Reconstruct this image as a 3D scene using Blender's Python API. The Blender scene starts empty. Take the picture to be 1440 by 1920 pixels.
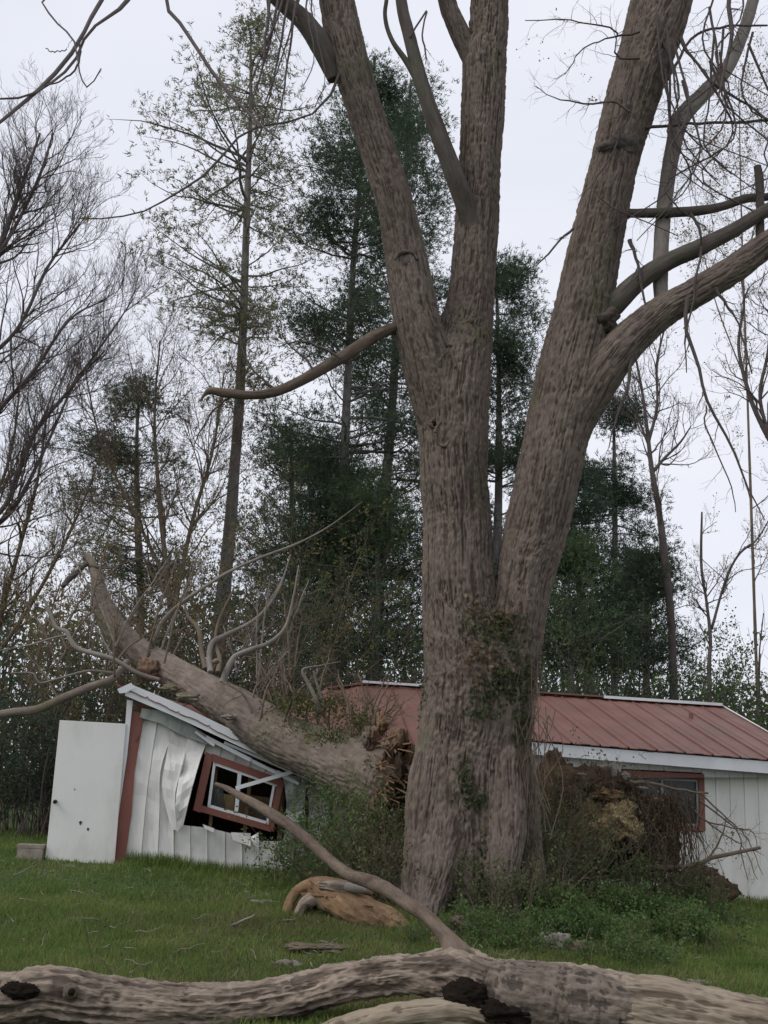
import bpy, math
import numpy as np
from mathutils import Matrix, Vector

rng = np.random.default_rng(7)
S = bpy.context.scene
COL = S.collection

# ------------------------------------------------------------ camera
FPX, CH = 2000.0, 1.55
PITCH, ROLL = math.radians(13.8), math.radians(2.7)
_F = np.array([0, math.cos(PITCH), math.sin(PITCH)])
_R0 = np.array([1.0, 0, 0]); _U0 = np.array([0, -math.sin(PITCH), math.cos(PITCH)])
_R = math.cos(ROLL)*_R0 + math.sin(ROLL)*_U0
_U = math.cos(ROLL)*_U0 - math.sin(ROLL)*_R0
cam = bpy.data.cameras.new('camera'); camo = bpy.data.objects.new('camera', cam); COL.objects.link(camo)
cam.sensor_fit = 'VERTICAL'; cam.sensor_height = 36; cam.sensor_width = 27; cam.lens = FPX/1920*36
cam.clip_start = 0.1; cam.clip_end = 2000
camo.matrix_world = Matrix(((_R[0], _U[0], -_F[0], 0), (_R[1], _U[1], -_F[1], 0), (_R[2], _U[2], -_F[2], CH), (0, 0, 0, 1)))
S.camera = camo

# ------------------------------------------------------------ sky, sun, exposure
W = bpy.data.worlds.new('World'); S.world = W; W.use_nodes = True
nt = W.node_tree; nt.nodes.clear()
out = nt.nodes.new('ShaderNodeOutputWorld')
sky = nt.nodes.new('ShaderNodeTexSky'); sky.sky_type = 'NISHITA'; sky.sun_disc = False
SUN_EL, SUN_ROT = math.radians(44), math.radians(243)
sky.sun_elevation = SUN_EL; sky.sun_rotation = SUN_ROT
bg1 = nt.nodes.new('ShaderNodeBackground'); bg1.inputs[1].default_value = 0.08
nt.links.new(sky.outputs[0], bg1.inputs[0])
tc = nt.nodes.new('ShaderNodeTexCoord'); mp = nt.nodes.new('ShaderNodeMapping'); mp.inputs['Scale'].default_value = (1, 1, 2.6)
ns = nt.nodes.new('ShaderNodeTexNoise'); ns.inputs['Scale'].default_value = 2.3; ns.inputs['Detail'].default_value = 4
nt.links.new(tc.outputs['Generated'], mp.inputs[0]); nt.links.new(mp.outputs[0], ns.inputs[0])
cr = nt.nodes.new('ShaderNodeValToRGB')
cr.color_ramp.elements[0].position = .3; cr.color_ramp.elements[0].color = (.745, .775, .875, 1)
cr.color_ramp.elements[1].position = .7; cr.color_ramp.elements[1].color = (.865, .88, .945, 1)
nt.links.new(ns.outputs[0], cr.inputs[0])
bg2 = nt.nodes.new('ShaderNodeBackground'); bg2.inputs[1].default_value = 1.0
nt.links.new(cr.outputs[0], bg2.inputs[0])
mx = nt.nodes.new('ShaderNodeMixShader'); mx.inputs[0].default_value = .93
nt.links.new(bg1.outputs[0], mx.inputs[1]); nt.links.new(bg2.outputs[0], mx.inputs[2]); nt.links.new(mx.outputs[0], out.inputs[0])
sun = bpy.data.lights.new('sun', 'SUN'); sun.energy = 1.3; sun.angle = math.radians(25); sun.color = (1, .96, .9)
suno = bpy.data.objects.new('sun', sun); COL.objects.link(suno)
_sd = Vector((math.sin(SUN_ROT)*math.cos(SUN_EL), math.cos(SUN_ROT)*math.cos(SUN_EL), math.sin(SUN_EL)))
suno.rotation_euler = _sd.to_track_quat('Z', 'Y').to_euler()
S.view_settings.view_transform = 'Standard'; S.view_settings.look = 'None'
S.view_settings.exposure = 0.12; S.view_settings.gamma = 1; S.view_settings.use_curve_mapping = False
S.cycles.max_bounces = 6; S.cycles.diffuse_bounces = 3; S.cycles.transparent_max_bounces = 8
S.cycles.use_denoising = True

# ------------------------------------------------------------ pixel -> place
def ray(px, py):
    return _F*FPX + (px-720)*_R - (py-960)*_U
def P(px, py, Y):                      # point of that picture direction at distance Y
    d = ray(px, py); t = Y/d[1]
    return d*t + np.array([0, 0, CH])
CTRL = np.array([P(*a) for a in [
    (-300, 1600, 15.8), (60, 1606, 15.6), (235, 1620, 15.8), (450, 1640, 16.1), (1300, 1692, 17), (1440, 1705, 17.2), (1700, 1725, 17.6),
    (-50, 1560, 22), (720, 1600, 19),
    (850, 1700, 12.9), (620, 1700, 12.8), (1100, 1700, 13.6), (1250, 1715, 14.0), (1350, 1730, 14.2),
    (200, 1700, 12.5), (350, 1780, 10.5), (0, 1780, 10.4), (850, 1780, 10.6), (1200, 1800, 10.8), (1440, 1830, 10.8),
    (-200, 1915, 8.0), (0, 1918, 8.0), (250, 1930, 8.0), (500, 1915, 8.1), (720, 1905, 8.2), (900, 1925, 8.2), (1100, 1960, 8.2), (1300, 1990, 8.2), (1500, 2010, 8.2), (1250, 1870, 9.4), (600, 1845, 9.2), (200, 1845, 9.2),
    (790, 1708, 12.1), (870, 1716, 12.0), (950, 1718, 12.1), (700, 1692, 12.6), (1050, 1710, 12.7), (1160, 1722, 12.9), (1000, 1760, 11.4), (740, 1745, 11.6)]]
    + [[-8, 3, -.1], [0, 3, -.1], [8, 3, -.2], [0, 6, -.12], [-3, 6, -.12], [3, 6, -.2], [-14, 10, .1], [14, 12, -.5], [0, 30, -.1], [-20, 32, 0], [20, 32, -.5], [-40, 50, 0], [40, 50, 0], [0, 60, 0]])
def H(x, y):
    x = np.asarray(x, float); y = np.asarray(y, float)
    w = np.zeros(x.shape); z = np.zeros(x.shape)
    for c in CTRL:
        d2 = (x-c[0])**2 + (y-c[1])**2
        k = 1/(d2+.35)**2
        w += k; z += k*c[2]
    return z/w + .02*np.sin(x*1.7+y*.6)*np.cos(y*1.3-x*.5)
def G(px, py):                         # picture direction -> ground
    d = ray(px, py); d = d/d[1]
    for Y in np.arange(5, 60, .05):
        p = d*Y + np.array([0, 0, CH])
        if p[2] < H(p[0], p[1]): return p
    return p

# ------------------------------------------------------------ noise
def _h(ix, iy, iz):
    n = (ix*374761393 + iy*668265263 + iz*1274126177) & 0x7fffffff
    n = (n ^ (n >> 13))*1274126177 & 0x7fffffff
    return ((n ^ (n >> 16)) & 0xffff)/65535.0*2-1
def noise(p):
    p = np.asarray(p, float); i = np.floor(p).astype(np.int64); f = p-i; f = f*f*(3-2*f)
    r = 0
    for a in (0, 1):
        for b in (0, 1):
            for c in (0, 1):
                w = (f[..., 0] if a else 1-f[..., 0])*(f[..., 1] if b else 1-f[..., 1])*(f[..., 2] if c else 1-f[..., 2])
                r = r + w*_h(i[..., 0]+a, i[..., 1]+b, i[..., 2]+c)
    return r
def fbm(p, o=4):
    s = 0; a = 1; p = np.asarray(p, float)
    for k in range(o):
        s = s + a*noise(p*2**k + 17.3*k); a *= .5
    return s

# ------------------------------------------------------------ mesh making
ORG = {}
def mk(name, V, faces, mat, parent=None, attrs=None, smooth=True, kind=None):
    V = np.asarray(V, float).reshape(-1, 3)
    o0 = ORG.get(parent.name if parent else '', np.zeros(3))
    me = bpy.data.meshes.new(name)
    fs = [np.asarray(f, np.int64) for f in (faces if isinstance(faces, list) else [faces]) if len(f)]
    me.vertices.add(len(V)); me.vertices.foreach_set('co', (V-o0).astype(np.float32).ravel())
    nl = sum(f.size for f in fs); nf = sum(len(f) for f in fs)
    me.loops.add(nl); me.loops.foreach_set('vertex_index', np.concatenate([f.ravel() for f in fs]).astype(np.int32))
    tot = np.concatenate([np.full(len(f), f.shape[1]) for f in fs]); st = np.concatenate([[0], np.cumsum(tot)[:-1]])
    me.polygons.add(nf); me.polygons.foreach_set('loop_start', st.astype(np.int32))
    me.polygons.foreach_set('loop_total', tot.astype(np.int32))
    me.polygons.foreach_set('use_smooth', np.full(nf, smooth))
    me.update(calc_edges=True)
    for k, a in (attrs or {}).items():
        a = np.asarray(a, np.float32)
        if a.ndim == 1:
            at = me.attributes.new(k, 'FLOAT', 'POINT'); at.data.foreach_set('value', a)
        else:
            at = me.attributes.new(k, 'FLOAT_VECTOR', 'POINT'); at.data.foreach_set('vector', a.ravel())
    me.validate()
    if mat: me.materials.append(mat)
    o = bpy.data.objects.new(name, me); COL.objects.link(o)
    if parent: o.parent = parent; ORG[o.name] = o0
    else: ORG[o.name] = np.zeros(3)
    if kind: o['kind'] = kind
    return o
def thing(name, label, cat, loc, group=None):
    o = bpy.data.objects.new(name, None); COL.objects.link(o); o.empty_display_size = .2
    o.location = tuple(float(v) for v in loc); ORG[o.name] = np.array(loc, float)
    o['label'] = label; o['category'] = cat
    if group: o['group'] = group
    return o
def tag(o, label, cat, group=None):
    o['label'] = label; o['category'] = cat
    if group: o['group'] = group
    return o
class MB:
    def __init__(s): s.V = []; s.F = {}; s.A = {}; s.n = 0
    def add(s, V, F, **at):
        V = np.asarray(V, float).reshape(-1, 3); F = np.asarray(F, np.int64)
        s.F.setdefault(F.shape[1], []).append(F+s.n); s.V.append(V)
        for k, a in at.items(): s.A.setdefault(k, []).append(np.asarray(a, float))
        s.n += len(V); return s
    def build(s, name, mat, parent=None, smooth=False, kind=None):
        if not s.V: return None
        at = {k: np.concatenate(v) for k, v in s.A.items() if sum(len(x) for x in v) == s.n}
        return mk(name, np.concatenate(s.V), [np.concatenate(f) for f in s.F.values()], mat, parent, at, smooth, kind)
BOXF = [[0, 1, 3, 2], [4, 6, 7, 5], [0, 4, 5, 1], [2, 3, 7, 6], [0, 2, 6, 4], [1, 5, 7, 3]]
def hexa(c):                            # 8 corners ordered by bits (x,y,z): index = 4x+2y+z
    return np.asarray(c, float), BOXF
def bar(a, b, w, t, up=(0, 0, 1)):      # square bar from a to b; w across, t along 'up'
    a = np.asarray(a, float); b = np.asarray(b, float); d = b-a; d = d/np.linalg.norm(d)
    s = np.cross(d, up); s = s/np.linalg.norm(s); u = np.cross(s, d)
    return hexa([p + i*s*w/2 + j*u*t/2 for p in (a, b) for i in (-1, 1) for j in (-1, 1)])

def catmull(pts, n):
    p = np.asarray(pts, float); k = len(p)
    q = np.vstack([2*p[0]-p[1], p, 2*p[-1]-p[-2]])
    t = np.linspace(0, k-1-1e-9, n); i = t.astype(int); f = (t-i)[:, None]
    a, b, c, d = q[i], q[i+1], q[i+2], q[i+3]
    return .5*((2*b)+(-a+c)*f+(2*a-5*b+4*c-d)*f**2+(-a+3*b-3*c+d)*f**3)
def frames(c):
    T = np.gradient(c, axis=0); T /= np.linalg.norm(T, axis=1)[:, None]+1e-12
    ref = np.array([0.0, 1, 0]) if abs(T[len(T)//2][1]) < .8 else np.array([1.0, 0, 0])
    N = np.cross(T, ref); N /= np.linalg.norm(N, axis=1)[:, None]+1e-12
    B = np.cross(T, N)
    return T, N, B
def dist_tube(X, c, r):                 # signed distance of points X to a tapering tube
    best = np.full(len(X), 1e9)
    for i in range(len(c)-1):
        a, b = c[i], c[i+1]; ab = b-a; L = ab@ab+1e-12
        t = np.clip(((X-a)@ab)/L, 0, 1)
        d = np.linalg.norm(X-(a+t[:, None]*ab), axis=1)-(r[i]+t*(r[i+1]-r[i]))
        best = np.minimum(best, d)
    return best
def bigtube(name, path, mat, parent, na=160, step=.03, amp=.02, others=(), blend=.15, lump=.04, flare=None, kx=34, kz=1.7, cap=True, seed=0, smooth=True, ragged=0, ampf=None):
    """path: list of (point, radius). Bark is real relief: ridged noise stretched along the stem."""
    pts = np.array([p for p, r in path]); rr = np.array([r for p, r in path])
    L = np.linalg.norm(np.diff(pts, axis=0), axis=1).sum(); nl = max(8, int(L/step))
    pr = catmull(np.hstack([pts, rr[:, None]]), nl); c = pr[:, :3]; r = np.maximum(pr[:, 3], .004)
    T, N, B = frames(c)
    ln = np.concatenate([[0], np.cumsum(np.linalg.norm(np.diff(c, axis=0), axis=1))])
    a = np.linspace(0, 2*np.pi, na, endpoint=False)
    D = np.cos(a)[None, :, None]*N[:, None, :] + np.sin(a)[None, :, None]*B[:, None, :]
    R = np.repeat(r[:, None], na, 1)
    if flare: R = R*flare(a[None, :], ln[:, None])
    q = np.stack([np.cos(a)[None, :]*r[:, None], np.sin(a)[None, :]*r[:, None], np.repeat(ln[:, None], na, 1)], -1)
    q = q + seed*3.7
    R = R*(1+lump*fbm(q*np.array([2.2, 2.2, .8]), 3))
    warp = fbm(q*np.array([3, 3, 2.0])+5, 2)[..., None]*np.array([.022, .022, .02])
    n1 = 1-np.abs(noise((q+warp)*np.array([kx, kx, kz])))*2
    n2 = 1-np.abs(noise((q+warp*1.5)*np.array([kx*2.0, kx*2.0, kz*7])+9))*2
    plate = fbm(q*np.array([kx*.7, kx*.7, kz*8])+31, 2)
    bark = n1*.55+n2*.28+plate*.42
    if ampf: amp = amp*ampf(ln)[:, None]
    V = c[:, None, :] + D*R[..., None]
    flat = V.reshape(-1, 3)
    for (oc, orr) in others:
        d = np.abs(dist_tube(flat, oc, orr)).reshape(R.shape)
        R = R+np.maximum(blend-d, 0)**2/(4*blend)
    V = c[:, None, :] + D*(R+bark*amp*np.minimum(1, r[:, None]/.12))[..., None]
    if ragged:
        e = fbm(np.stack([np.cos(a)*3, np.sin(a)*3, a*0], -1)*3, 3)+noise(np.stack([a*9, a*0, a*0], -1))
        V[0] += -T[0]*ragged*e[:, None]; V[1] += -T[0]*ragged*.6*e[:, None]
    i = np.arange(nl-1)[:, None]*na; j = np.arange(na)[None, :]; j2 = (j+1) % na
    F = np.stack([i+j, i+j2, i+na+j2, i+na+j], -1).reshape(-1, 4)
    V = V.reshape(-1, 3); F = [F]
    q = q.reshape(-1, 3); bk = bark.reshape(-1)
    if cap:
        k = len(V); V = np.vstack([V, c[0]+T[0]*.02, c[-1]]); q = np.vstack([q, q[0], q[-1]]); bk = np.append(bk, [0, 0])
        F.append(np.concatenate([np.stack([np.full(na, k), (np.arange(na)+1) % na, np.arange(na)], 1),
                                 np.stack([np.full(na, k+1), (nl-1)*na+np.arange(na), (nl-1)*na+(np.arange(na)+1) % na], 1)]))
    return mk(name, V, F, mat, parent, {'bc': q, 'bk': bk}, smooth)
def pp(lst, Y=None):                    # (px,py,Y,rpx) -> path of (point, radius)
    res = []
    for a in lst:
        y = a[2] if Y is None else Y; r = a[3] if Y is None else a[2]
        res.append((P(a[0], a[1], y), r*y/FPX))
    return res
def cr_(path, n=30):
    a = catmull(np.array([list(p)+[r] for p, r in path]), n); return a[:, :3], a[:, 3]

def tubes(Pt, R, sides=5):              # Pt (M,N,3), R (M,N)
    M, N, _ = Pt.shape
    T = np.gradient(Pt, axis=1); T /= np.linalg.norm(T, axis=2)[..., None]+1e-9
    ref = np.where(np.abs(T[:, :1, 2:3]) > .9, np.array([1.0, 0, 0]), np.array([0, 0, 1.0]))
    U = np.cross(T, ref); U /= np.linalg.norm(U, axis=2)[..., None]+1e-9
    B = np.cross(T, U)
    a = np.arange(sides)*2*np.pi/sides
    V = Pt[:, :, None, :] + R[:, :, None, None]*(np.cos(a)[None, None, :, None]*U[:, :, None, :]+np.sin(a)[None, None, :, None]*B[:, :, None, :])
    i = (np.arange(M)[:, None, None]*N + np.arange(N-1)[None, :, None])*sides
    j = np.arange(sides)[None, None, :]; j2 = (j+1) % sides
    F = np.stack([i+j, i+j2, i+sides+j2, i+sides+j], -1).reshape(-1, 4)
    ln = np.repeat(np.arange(N)[None, :, None]*.3, M, 0).repeat(sides, 2)
    q = np.stack([np.cos(a)[None, None, :]*R[:, :, None], np.sin(a)[None, None, :]*R[:, :, None], ln], -1)+np.arange(M)[:, None, None, None]*.37
    return V.reshape(-1, 3), F, q.reshape(-1, 3)
def tubemesh(name, sets, mat, parent=None, sides=5, kind=None):
    mb = MB()
    for k, (Pt, R) in enumerate(sets):
        V, F, q = tubes(Pt, R, sides[k] if isinstance(sides, (list, tuple)) else sides); mb.add(V, F, bc=q, bk=np.zeros(len(V)))
    return mb.build(name, mat, parent, True, kind)
def unit(v): return v/(np.linalg.norm(v, axis=-1)[..., None]+1e-9)
def grow(st, d, L, r0, r1, N=6, wander=.25, up=.1):
    M = len(st); Pt = np.zeros((M, N, 3)); Pt[:, 0] = st; d = unit(d)
    for k in range(1, N):
        d = unit(d+rng.normal(0, wander, (M, 3))/math.sqrt(N)*1.6+np.array([0, 0, up/N*2]))
        Pt[:, k] = Pt[:, k-1]+d*(L/(N-1))[:, None]
    t = np.linspace(0, 1, N)[None, :]
    return Pt, r0[:, None]*(1-t)+r1[:, None]*t
def spawn(Pt, R, n, t0=.2, t1=1.0, ang=.8, spread=.25):
    M, N, _ = Pt.shape
    idx = np.repeat(np.arange(M), n); t = rng.uniform(t0, t1, len(idx))*(N-1)*.999
    i = t.astype(int); f = (t-i)[:, None]
    st = Pt[idx, i]*(1-f)+Pt[idx, i+1]*f; r = R[idx, i]*(1-f[:, 0])+R[idx, i+1]*f[:, 0]
    T = unit(Pt[idx, i+1]-Pt[idx, i]); rv = unit(np.cross(T, rng.normal(size=T.shape)))
    a = rng.normal(ang, spread, len(idx))[:, None]
    return st, T*np.cos(a)+rv*np.sin(a), r, idx, t/(N-1)
def cards(pos, d, l, w, quad=False):    # leaf or needle blades
    M = len(pos); d = unit(d); s = unit(np.cross(d, rng.normal(size=d.shape)))
    l = np.broadcast_to(l, (M,))[:, None]; w = np.broadcast_to(w, (M,))[:, None]
    v = np.repeat(rng.random(M), 4 if quad else 3)
    if quad:
        n = np.cross(d, s)
        V = np.stack([pos, pos+d*l*.45+s*w*.5+n*w*.12, pos+d*l, pos+d*l*.45-s*w*.5+n*w*.12], 1).reshape(-1, 3)
        F = np.arange(M*4).reshape(M, 4)
    else:
        V = np.stack([pos-s*w*.5, pos+s*w*.5, pos+d*l], 1).reshape(-1, 3); F = np.arange(M*3).reshape(M, 3)
    return V, F, v
def cardmesh(name, lst, mat, parent=None, kind=None):
    mb = MB()
    for V, F, v in lst: mb.add(V, F, v=v)
    return mb.build(name, mat, parent, False, kind)

# ------------------------------------------------------------ materials
def newmat(name):
    m = bpy.data.materials.new(name); m.use_nodes = True
    b = m.node_tree.nodes['Principled BSDF']; return m, m.node_tree, b
def ramp(t, cols, inp):
    r = t.nodes.new('ShaderNodeValToRGB'); el = r.color_ramp.elements
    while len(el) < len(cols): el.new(.5)
    for e, (p, c) in zip(el, cols): e.position = p; e.color = (*c, 1)
    t.links.new(inp, r.inputs[0]); return r
def tex(t, vec, scale, sc=(1, 1, 1), detail=4, rough=.6, dist=0):
    m = t.nodes.new('ShaderNodeMapping'); m.inputs['Scale'].default_value = sc; t.links.new(vec, m.inputs[0])
    n = t.nodes.new('ShaderNodeTexNoise'); n.inputs['Scale'].default_value = scale; n.inputs['Detail'].default_value = detail
    n.inputs['Roughness'].default_value = rough; n.inputs['Distortion'].default_value = dist
    t.links.new(m.outputs[0], n.inputs[0]); return n
def mixc(t, f, a, b, mode='MIX'):
    m = t.nodes.new('ShaderNodeMix'); m.data_type = 'RGBA'; m.blend_type = mode
    if isinstance(f, (int, float)): m.inputs[0].default_value = f
    else: t.links.new(f, m.inputs[0])
    for s, k in ((a, 6), (b, 7)):
        if isinstance(s, tuple): m.inputs[k].default_value = (*s, 1)
        else: t.links.new(s, m.inputs[k])
    return m.outputs[2]
def bark_mat(name, dark, light, moss=None, moss_at=(.55, .7), stain=None, bump=.5, sz=(14, 14, 2.2), rough=.9, furrow=None):
    m, t, b = newmat(name)
    a = t.nodes.new('ShaderNodeAttribute'); a.attribute_name = 'bc'
    n1 = tex(t, a.outputs['Vector'], 1, sz, 6, .7, .25)
    n2 = tex(t, a.outputs['Vector'], 1, (1.1, 1.1, .7), 4)
    r1 = ramp(t, [(.36, dark), (.64, light)], n1.outputs[0])
    mid = tuple(.5*(x+y) for x, y in zip(dark, light))
    c = mixc(t, .45, r1.outputs[0], ramp(t, [(.35, tuple(x*.55 for x in mid)), (.65, tuple(x*1.45 for x in mid))], n2.outputs[0]).outputs[0])
    if moss:
        g = t.nodes.new('ShaderNodeNewGeometry')
        n3 = tex(t, g.outputs['Position'], 1.3, (1, 1, .6), 6, .7)
        f = ramp(t, [(moss_at[0], (0, 0, 0)), (moss_at[1], (1, 1, 1))], n3.outputs[0])
        c = mixc(t, f.outputs[0], c, moss)
    if stain:
        n4 = tex(t, a.outputs['Vector'], 1, (2.5, 2.5, .9), 5, .65)
        f = ramp(t, [(.56, (0, 0, 0)), (.68, (1, 1, 1))], n4.outputs[0])
        c = mixc(t, f.outputs[0], c, stain)
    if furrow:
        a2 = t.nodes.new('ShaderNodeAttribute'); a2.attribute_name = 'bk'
        f = ramp(t, [(-.0, (.65, .65, .65)), (.22, (0, 0, 0))], a2.outputs['Fac'])  # low relief darkened: natural furrow colour, plus shade painted in for contrast
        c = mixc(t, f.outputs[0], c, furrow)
    t.links.new(c, b.inputs['Base Color']); b.inputs['Roughness'].default_value = rough
    b.inputs['Specular IOR Level'].default_value = .2
    bp = t.nodes.new('ShaderNodeBump'); bp.inputs['Strength'].default_value = bump; bp.inputs['Distance'].default_value = .02
    t.links.new(n1.outputs[0], bp.inputs['Height']); t.links.new(bp.outputs[0], b.inputs['Normal'])
    return m
def leaf_mat(name, cols, rough=.7, trans=.35):
    m, t, b = newmat(name)
    a = t.nodes.new('ShaderNodeAttribute'); a.attribute_name = 'v'
    g = t.nodes.new('ShaderNodeNewGeometry'); n = tex(t, g.outputs['Position'], .9, detail=3)
    md = t.nodes.new('ShaderNodeMath'); md.operation = 'MULTIPLY_ADD'; t.links.new(a.outputs['Fac'], md.inputs[0]); md.inputs[1].default_value = .5
    ms = t.nodes.new('ShaderNodeMath'); ms.operation = 'MULTIPLY_ADD'; t.links.new(n.outputs[0], ms.inputs[0]); ms.inputs[1].default_value = 1.2; ms.inputs[2].default_value = -.35
    t.links.new(ms.outputs[0], md.inputs[2])
    r = ramp(t, [(i/(len(cols)-1), c) for i, c in enumerate(cols)], md.outputs[0])
    t.links.new(r.outputs[0], b.inputs['Base Color']); b.inputs['Roughness'].default_value = rough; b.inputs['Specular IOR Level'].default_value = .2
    tr = t.nodes.new('ShaderNodeBsdfTranslucent'); t.links.new(r.outputs[0], tr.inputs[0])
    mx = t.nodes.new('ShaderNodeMixShader'); mx.inputs[0].default_value = trans
    t.links.new(b.outputs[0], mx.inputs[1]); t.links.new(tr.outputs[0], mx.inputs[2])
    t.links.new(mx.outputs[0], t.nodes['Material Output'].inputs[0]); return m
def surf_mat(name, c1, c2, scale=3, sc=(1, 1, 1), rough=.6, bump=.1, dirt=None, dirt_at=(.55, .75), metal=0, spec=.4, detail=5):
    m, t, b = newmat(name)
    g = t.nodes.new('ShaderNodeNewGeometry')
    n = tex(t, g.outputs['Position'], scale, sc, detail)
    c = ramp(t, [(.3, c1), (.7, c2)], n.outputs[0]).outputs[0]
    if dirt:
        n3 = tex(t, g.outputs['Position'], scale*.7, (1.3, 1.3, .5), 7, .7)
        c = mixc(t, ramp(t, [(dirt_at[0], (0, 0, 0)), (dirt_at[1], (1, 1, 1))], n3.outputs[0]).outputs[0], c, dirt)
    t.links.new(c, b.inputs['Base Color']); b.inputs['Roughness'].default_value = rough; b.inputs['Metallic'].default_value = metal
    b.inputs['Specular IOR Level'].default_value = spec
    if bump:
        bp = t.nodes.new('ShaderNodeBump'); bp.inputs['Strength'].default_value = bump; bp.inputs['Distance'].default_value = .02
        n2 = tex(t, g.outputs['Position'], scale*6, sc, 4)
        t.links.new(n2.outputs[0], bp.inputs['Height']); t.links.new(bp.outputs[0], b.inputs['Normal'])
    return m

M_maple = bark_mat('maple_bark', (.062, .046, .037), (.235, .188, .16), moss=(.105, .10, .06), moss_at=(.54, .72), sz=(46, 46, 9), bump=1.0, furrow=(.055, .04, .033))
M_maple_dark = bark_mat('maple_bark_dark', (.05, .042, .036), (.15, .125, .11), moss=(.07, .08, .055), moss_at=(.52, .7))
M_pale_limb = bark_mat('pale_limb_bark', (.14, .12, .105), (.30, .27, .24), sz=(8, 8, 3), bump=.3)
M_fallen = bark_mat('fallen_bark', (.10, .08, .066), (.27, .22, .185), moss=(.12, .115, .06), moss_at=(.5, .66), sz=(12, 12, 5))
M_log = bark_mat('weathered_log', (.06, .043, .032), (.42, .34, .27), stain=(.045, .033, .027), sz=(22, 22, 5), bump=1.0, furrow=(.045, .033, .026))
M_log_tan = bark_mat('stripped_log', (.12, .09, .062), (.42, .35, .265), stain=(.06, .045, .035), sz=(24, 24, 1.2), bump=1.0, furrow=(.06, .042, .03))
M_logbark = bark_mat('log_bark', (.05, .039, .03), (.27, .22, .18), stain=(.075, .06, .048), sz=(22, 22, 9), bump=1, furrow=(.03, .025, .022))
M_bough = bark_mat('bough_bark', (.05, .036, .027), (.19, .145, .112), sz=(16, 16, 4))
M_rot = bark_mat('rotten_wood', (.09, .055, .033), (.34, .22, .125), stain=(.055, .04, .032), sz=(20, 20, 9), bump=.8)
M_split = surf_mat('fresh_split_wood', (.07, .042, .03), (.27, .165, .10), 14, (1, 1, .4), .8, .5)
M_yellow = surf_mat('yellow_heartwood', (.16, .10, .045), (.50, .37, .19), 9, (1, 1, .5), .8, .6)
M_pinebark = bark_mat('pine_bark', (.09, .08, .075), (.22, .20, .19), sz=(6, 6, 2))
M_twig = bark_mat('twig_bark', (.06, .048, .045), (.14, .115, .11), sz=(6, 6, 2))
M_twigbrown = bark_mat('twig_brown', (.10, .075, .055), (.21, .165, .125), sz=(6, 6, 2))
M_needle = leaf_mat('pine_needles', [(.04, .066, .04), (.072, .106, .064), (.15, .19, .115)], trans=.45)
M_young = leaf_mat('young_needles', [(.042, .075, .036), (.08, .12, .06), (.16, .20, .10)], trans=.45)
M_needle2 = leaf_mat('pine_needles_thin', [(.10, .115, .07), (.18, .18, .11), (.30, .27, .15)], trans=.45)
M_spruce = leaf_mat('spruce_needles', [(.028, .050, .032), (.052, .080, .052), (.11, .14, .09)], trans=.45)
M_bud = leaf_mat('spring_buds', [(.10, .08, .04), (.20, .16, .07), (.28, .22, .11)])
M_budgreen = leaf_mat('spring_leaves', [(.05, .065, .02), (.11, .12, .04), (.19, .18, .07)])
M_weed = leaf_mat('weed_leaves', [(0.041, 0.074, 0.024), (0.081, 0.135, 0.041), (0.176, 0.230, 0.081)])
M_ivy = leaf_mat('creeper_leaves', [(0.030, 0.053, 0.024), (0.075, 0.098, 0.042), (0.150, 0.150, 0.068)])
M_dry = leaf_mat('dry_stems', [(0.078, 0.058, 0.039), (0.169, 0.124, 0.078), (0.286, 0.221, 0.143)])
M_grass = leaf_mat('grass_blades', [(.07, .12, .026), (.14, .205, .05), (.28, .29, .11)])
M_white = surf_mat('white_siding', (.70, .685, .65), (.80, .785, .75), 1.2, (1, 1, .4), .45, .03, dirt=(.42, .40, .34), dirt_at=(.5, .85))
M_fascia = surf_mat('white_fascia', (.62, .63, .64), (.74, .75, .76), 2, rough=.4, bump=.03, dirt=(.38, .38, .36), dirt_at=(.62, .85))
M_door = surf_mat('door_white', (.70, .69, .66), (.76, .75, .72), .8, rough=.4, bump=.02, dirt=(.42, .40, .34), dirt_at=(.52, .85))
M_roof = surf_mat('red_roof_metal', (.14, .062, .048), (.205, .098, .078), 1.4, (1, 1, 1), .55, .05, dirt=(.13, .08, .06), dirt_at=(.5, .72))
M_redtrim = surf_mat('red_trim', (.175, .062, .045), (.25, .088, .065), 3, (1, 1, .4), .55, .1, dirt=(.16, .08, .06), dirt_at=(.58, .75))
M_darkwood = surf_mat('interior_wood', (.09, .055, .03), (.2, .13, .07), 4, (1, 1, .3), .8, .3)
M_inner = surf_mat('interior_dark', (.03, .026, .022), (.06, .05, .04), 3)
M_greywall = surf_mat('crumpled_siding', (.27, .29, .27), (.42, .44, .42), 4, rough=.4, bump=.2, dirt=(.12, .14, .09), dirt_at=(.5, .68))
M_earth = surf_mat('root_earth', (.035, .024, .018), (.11, .075, .05), 6, rough=.95, bump=.9, spec=.1)
M_root = bark_mat('root_bark', (.045, .03, .022), (.17, .115, .08), sz=(9, 9, 2))
M_stone = surf_mat('concrete_block', (.2, .17, .14), (.34, .3, .25), 7, rough=.9, bump=.4)
M_hole = surf_mat('hollow_dark', (.01, .008, .007), (.025, .02, .016), 6, rough=1, bump=0, spec=0)  # near-black stands in for shade inside hollows; also colours some root hairs
M_knob = surf_mat('dark_metal', (.04, .035, .03), (.09, .08, .07), 20, rough=.4, metal=.6)
M_curtain = surf_mat('faded_curtain', (.28, .3, .28), (.42, .44, .41), 5, (3, 3, .3), .9, .2)
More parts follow.
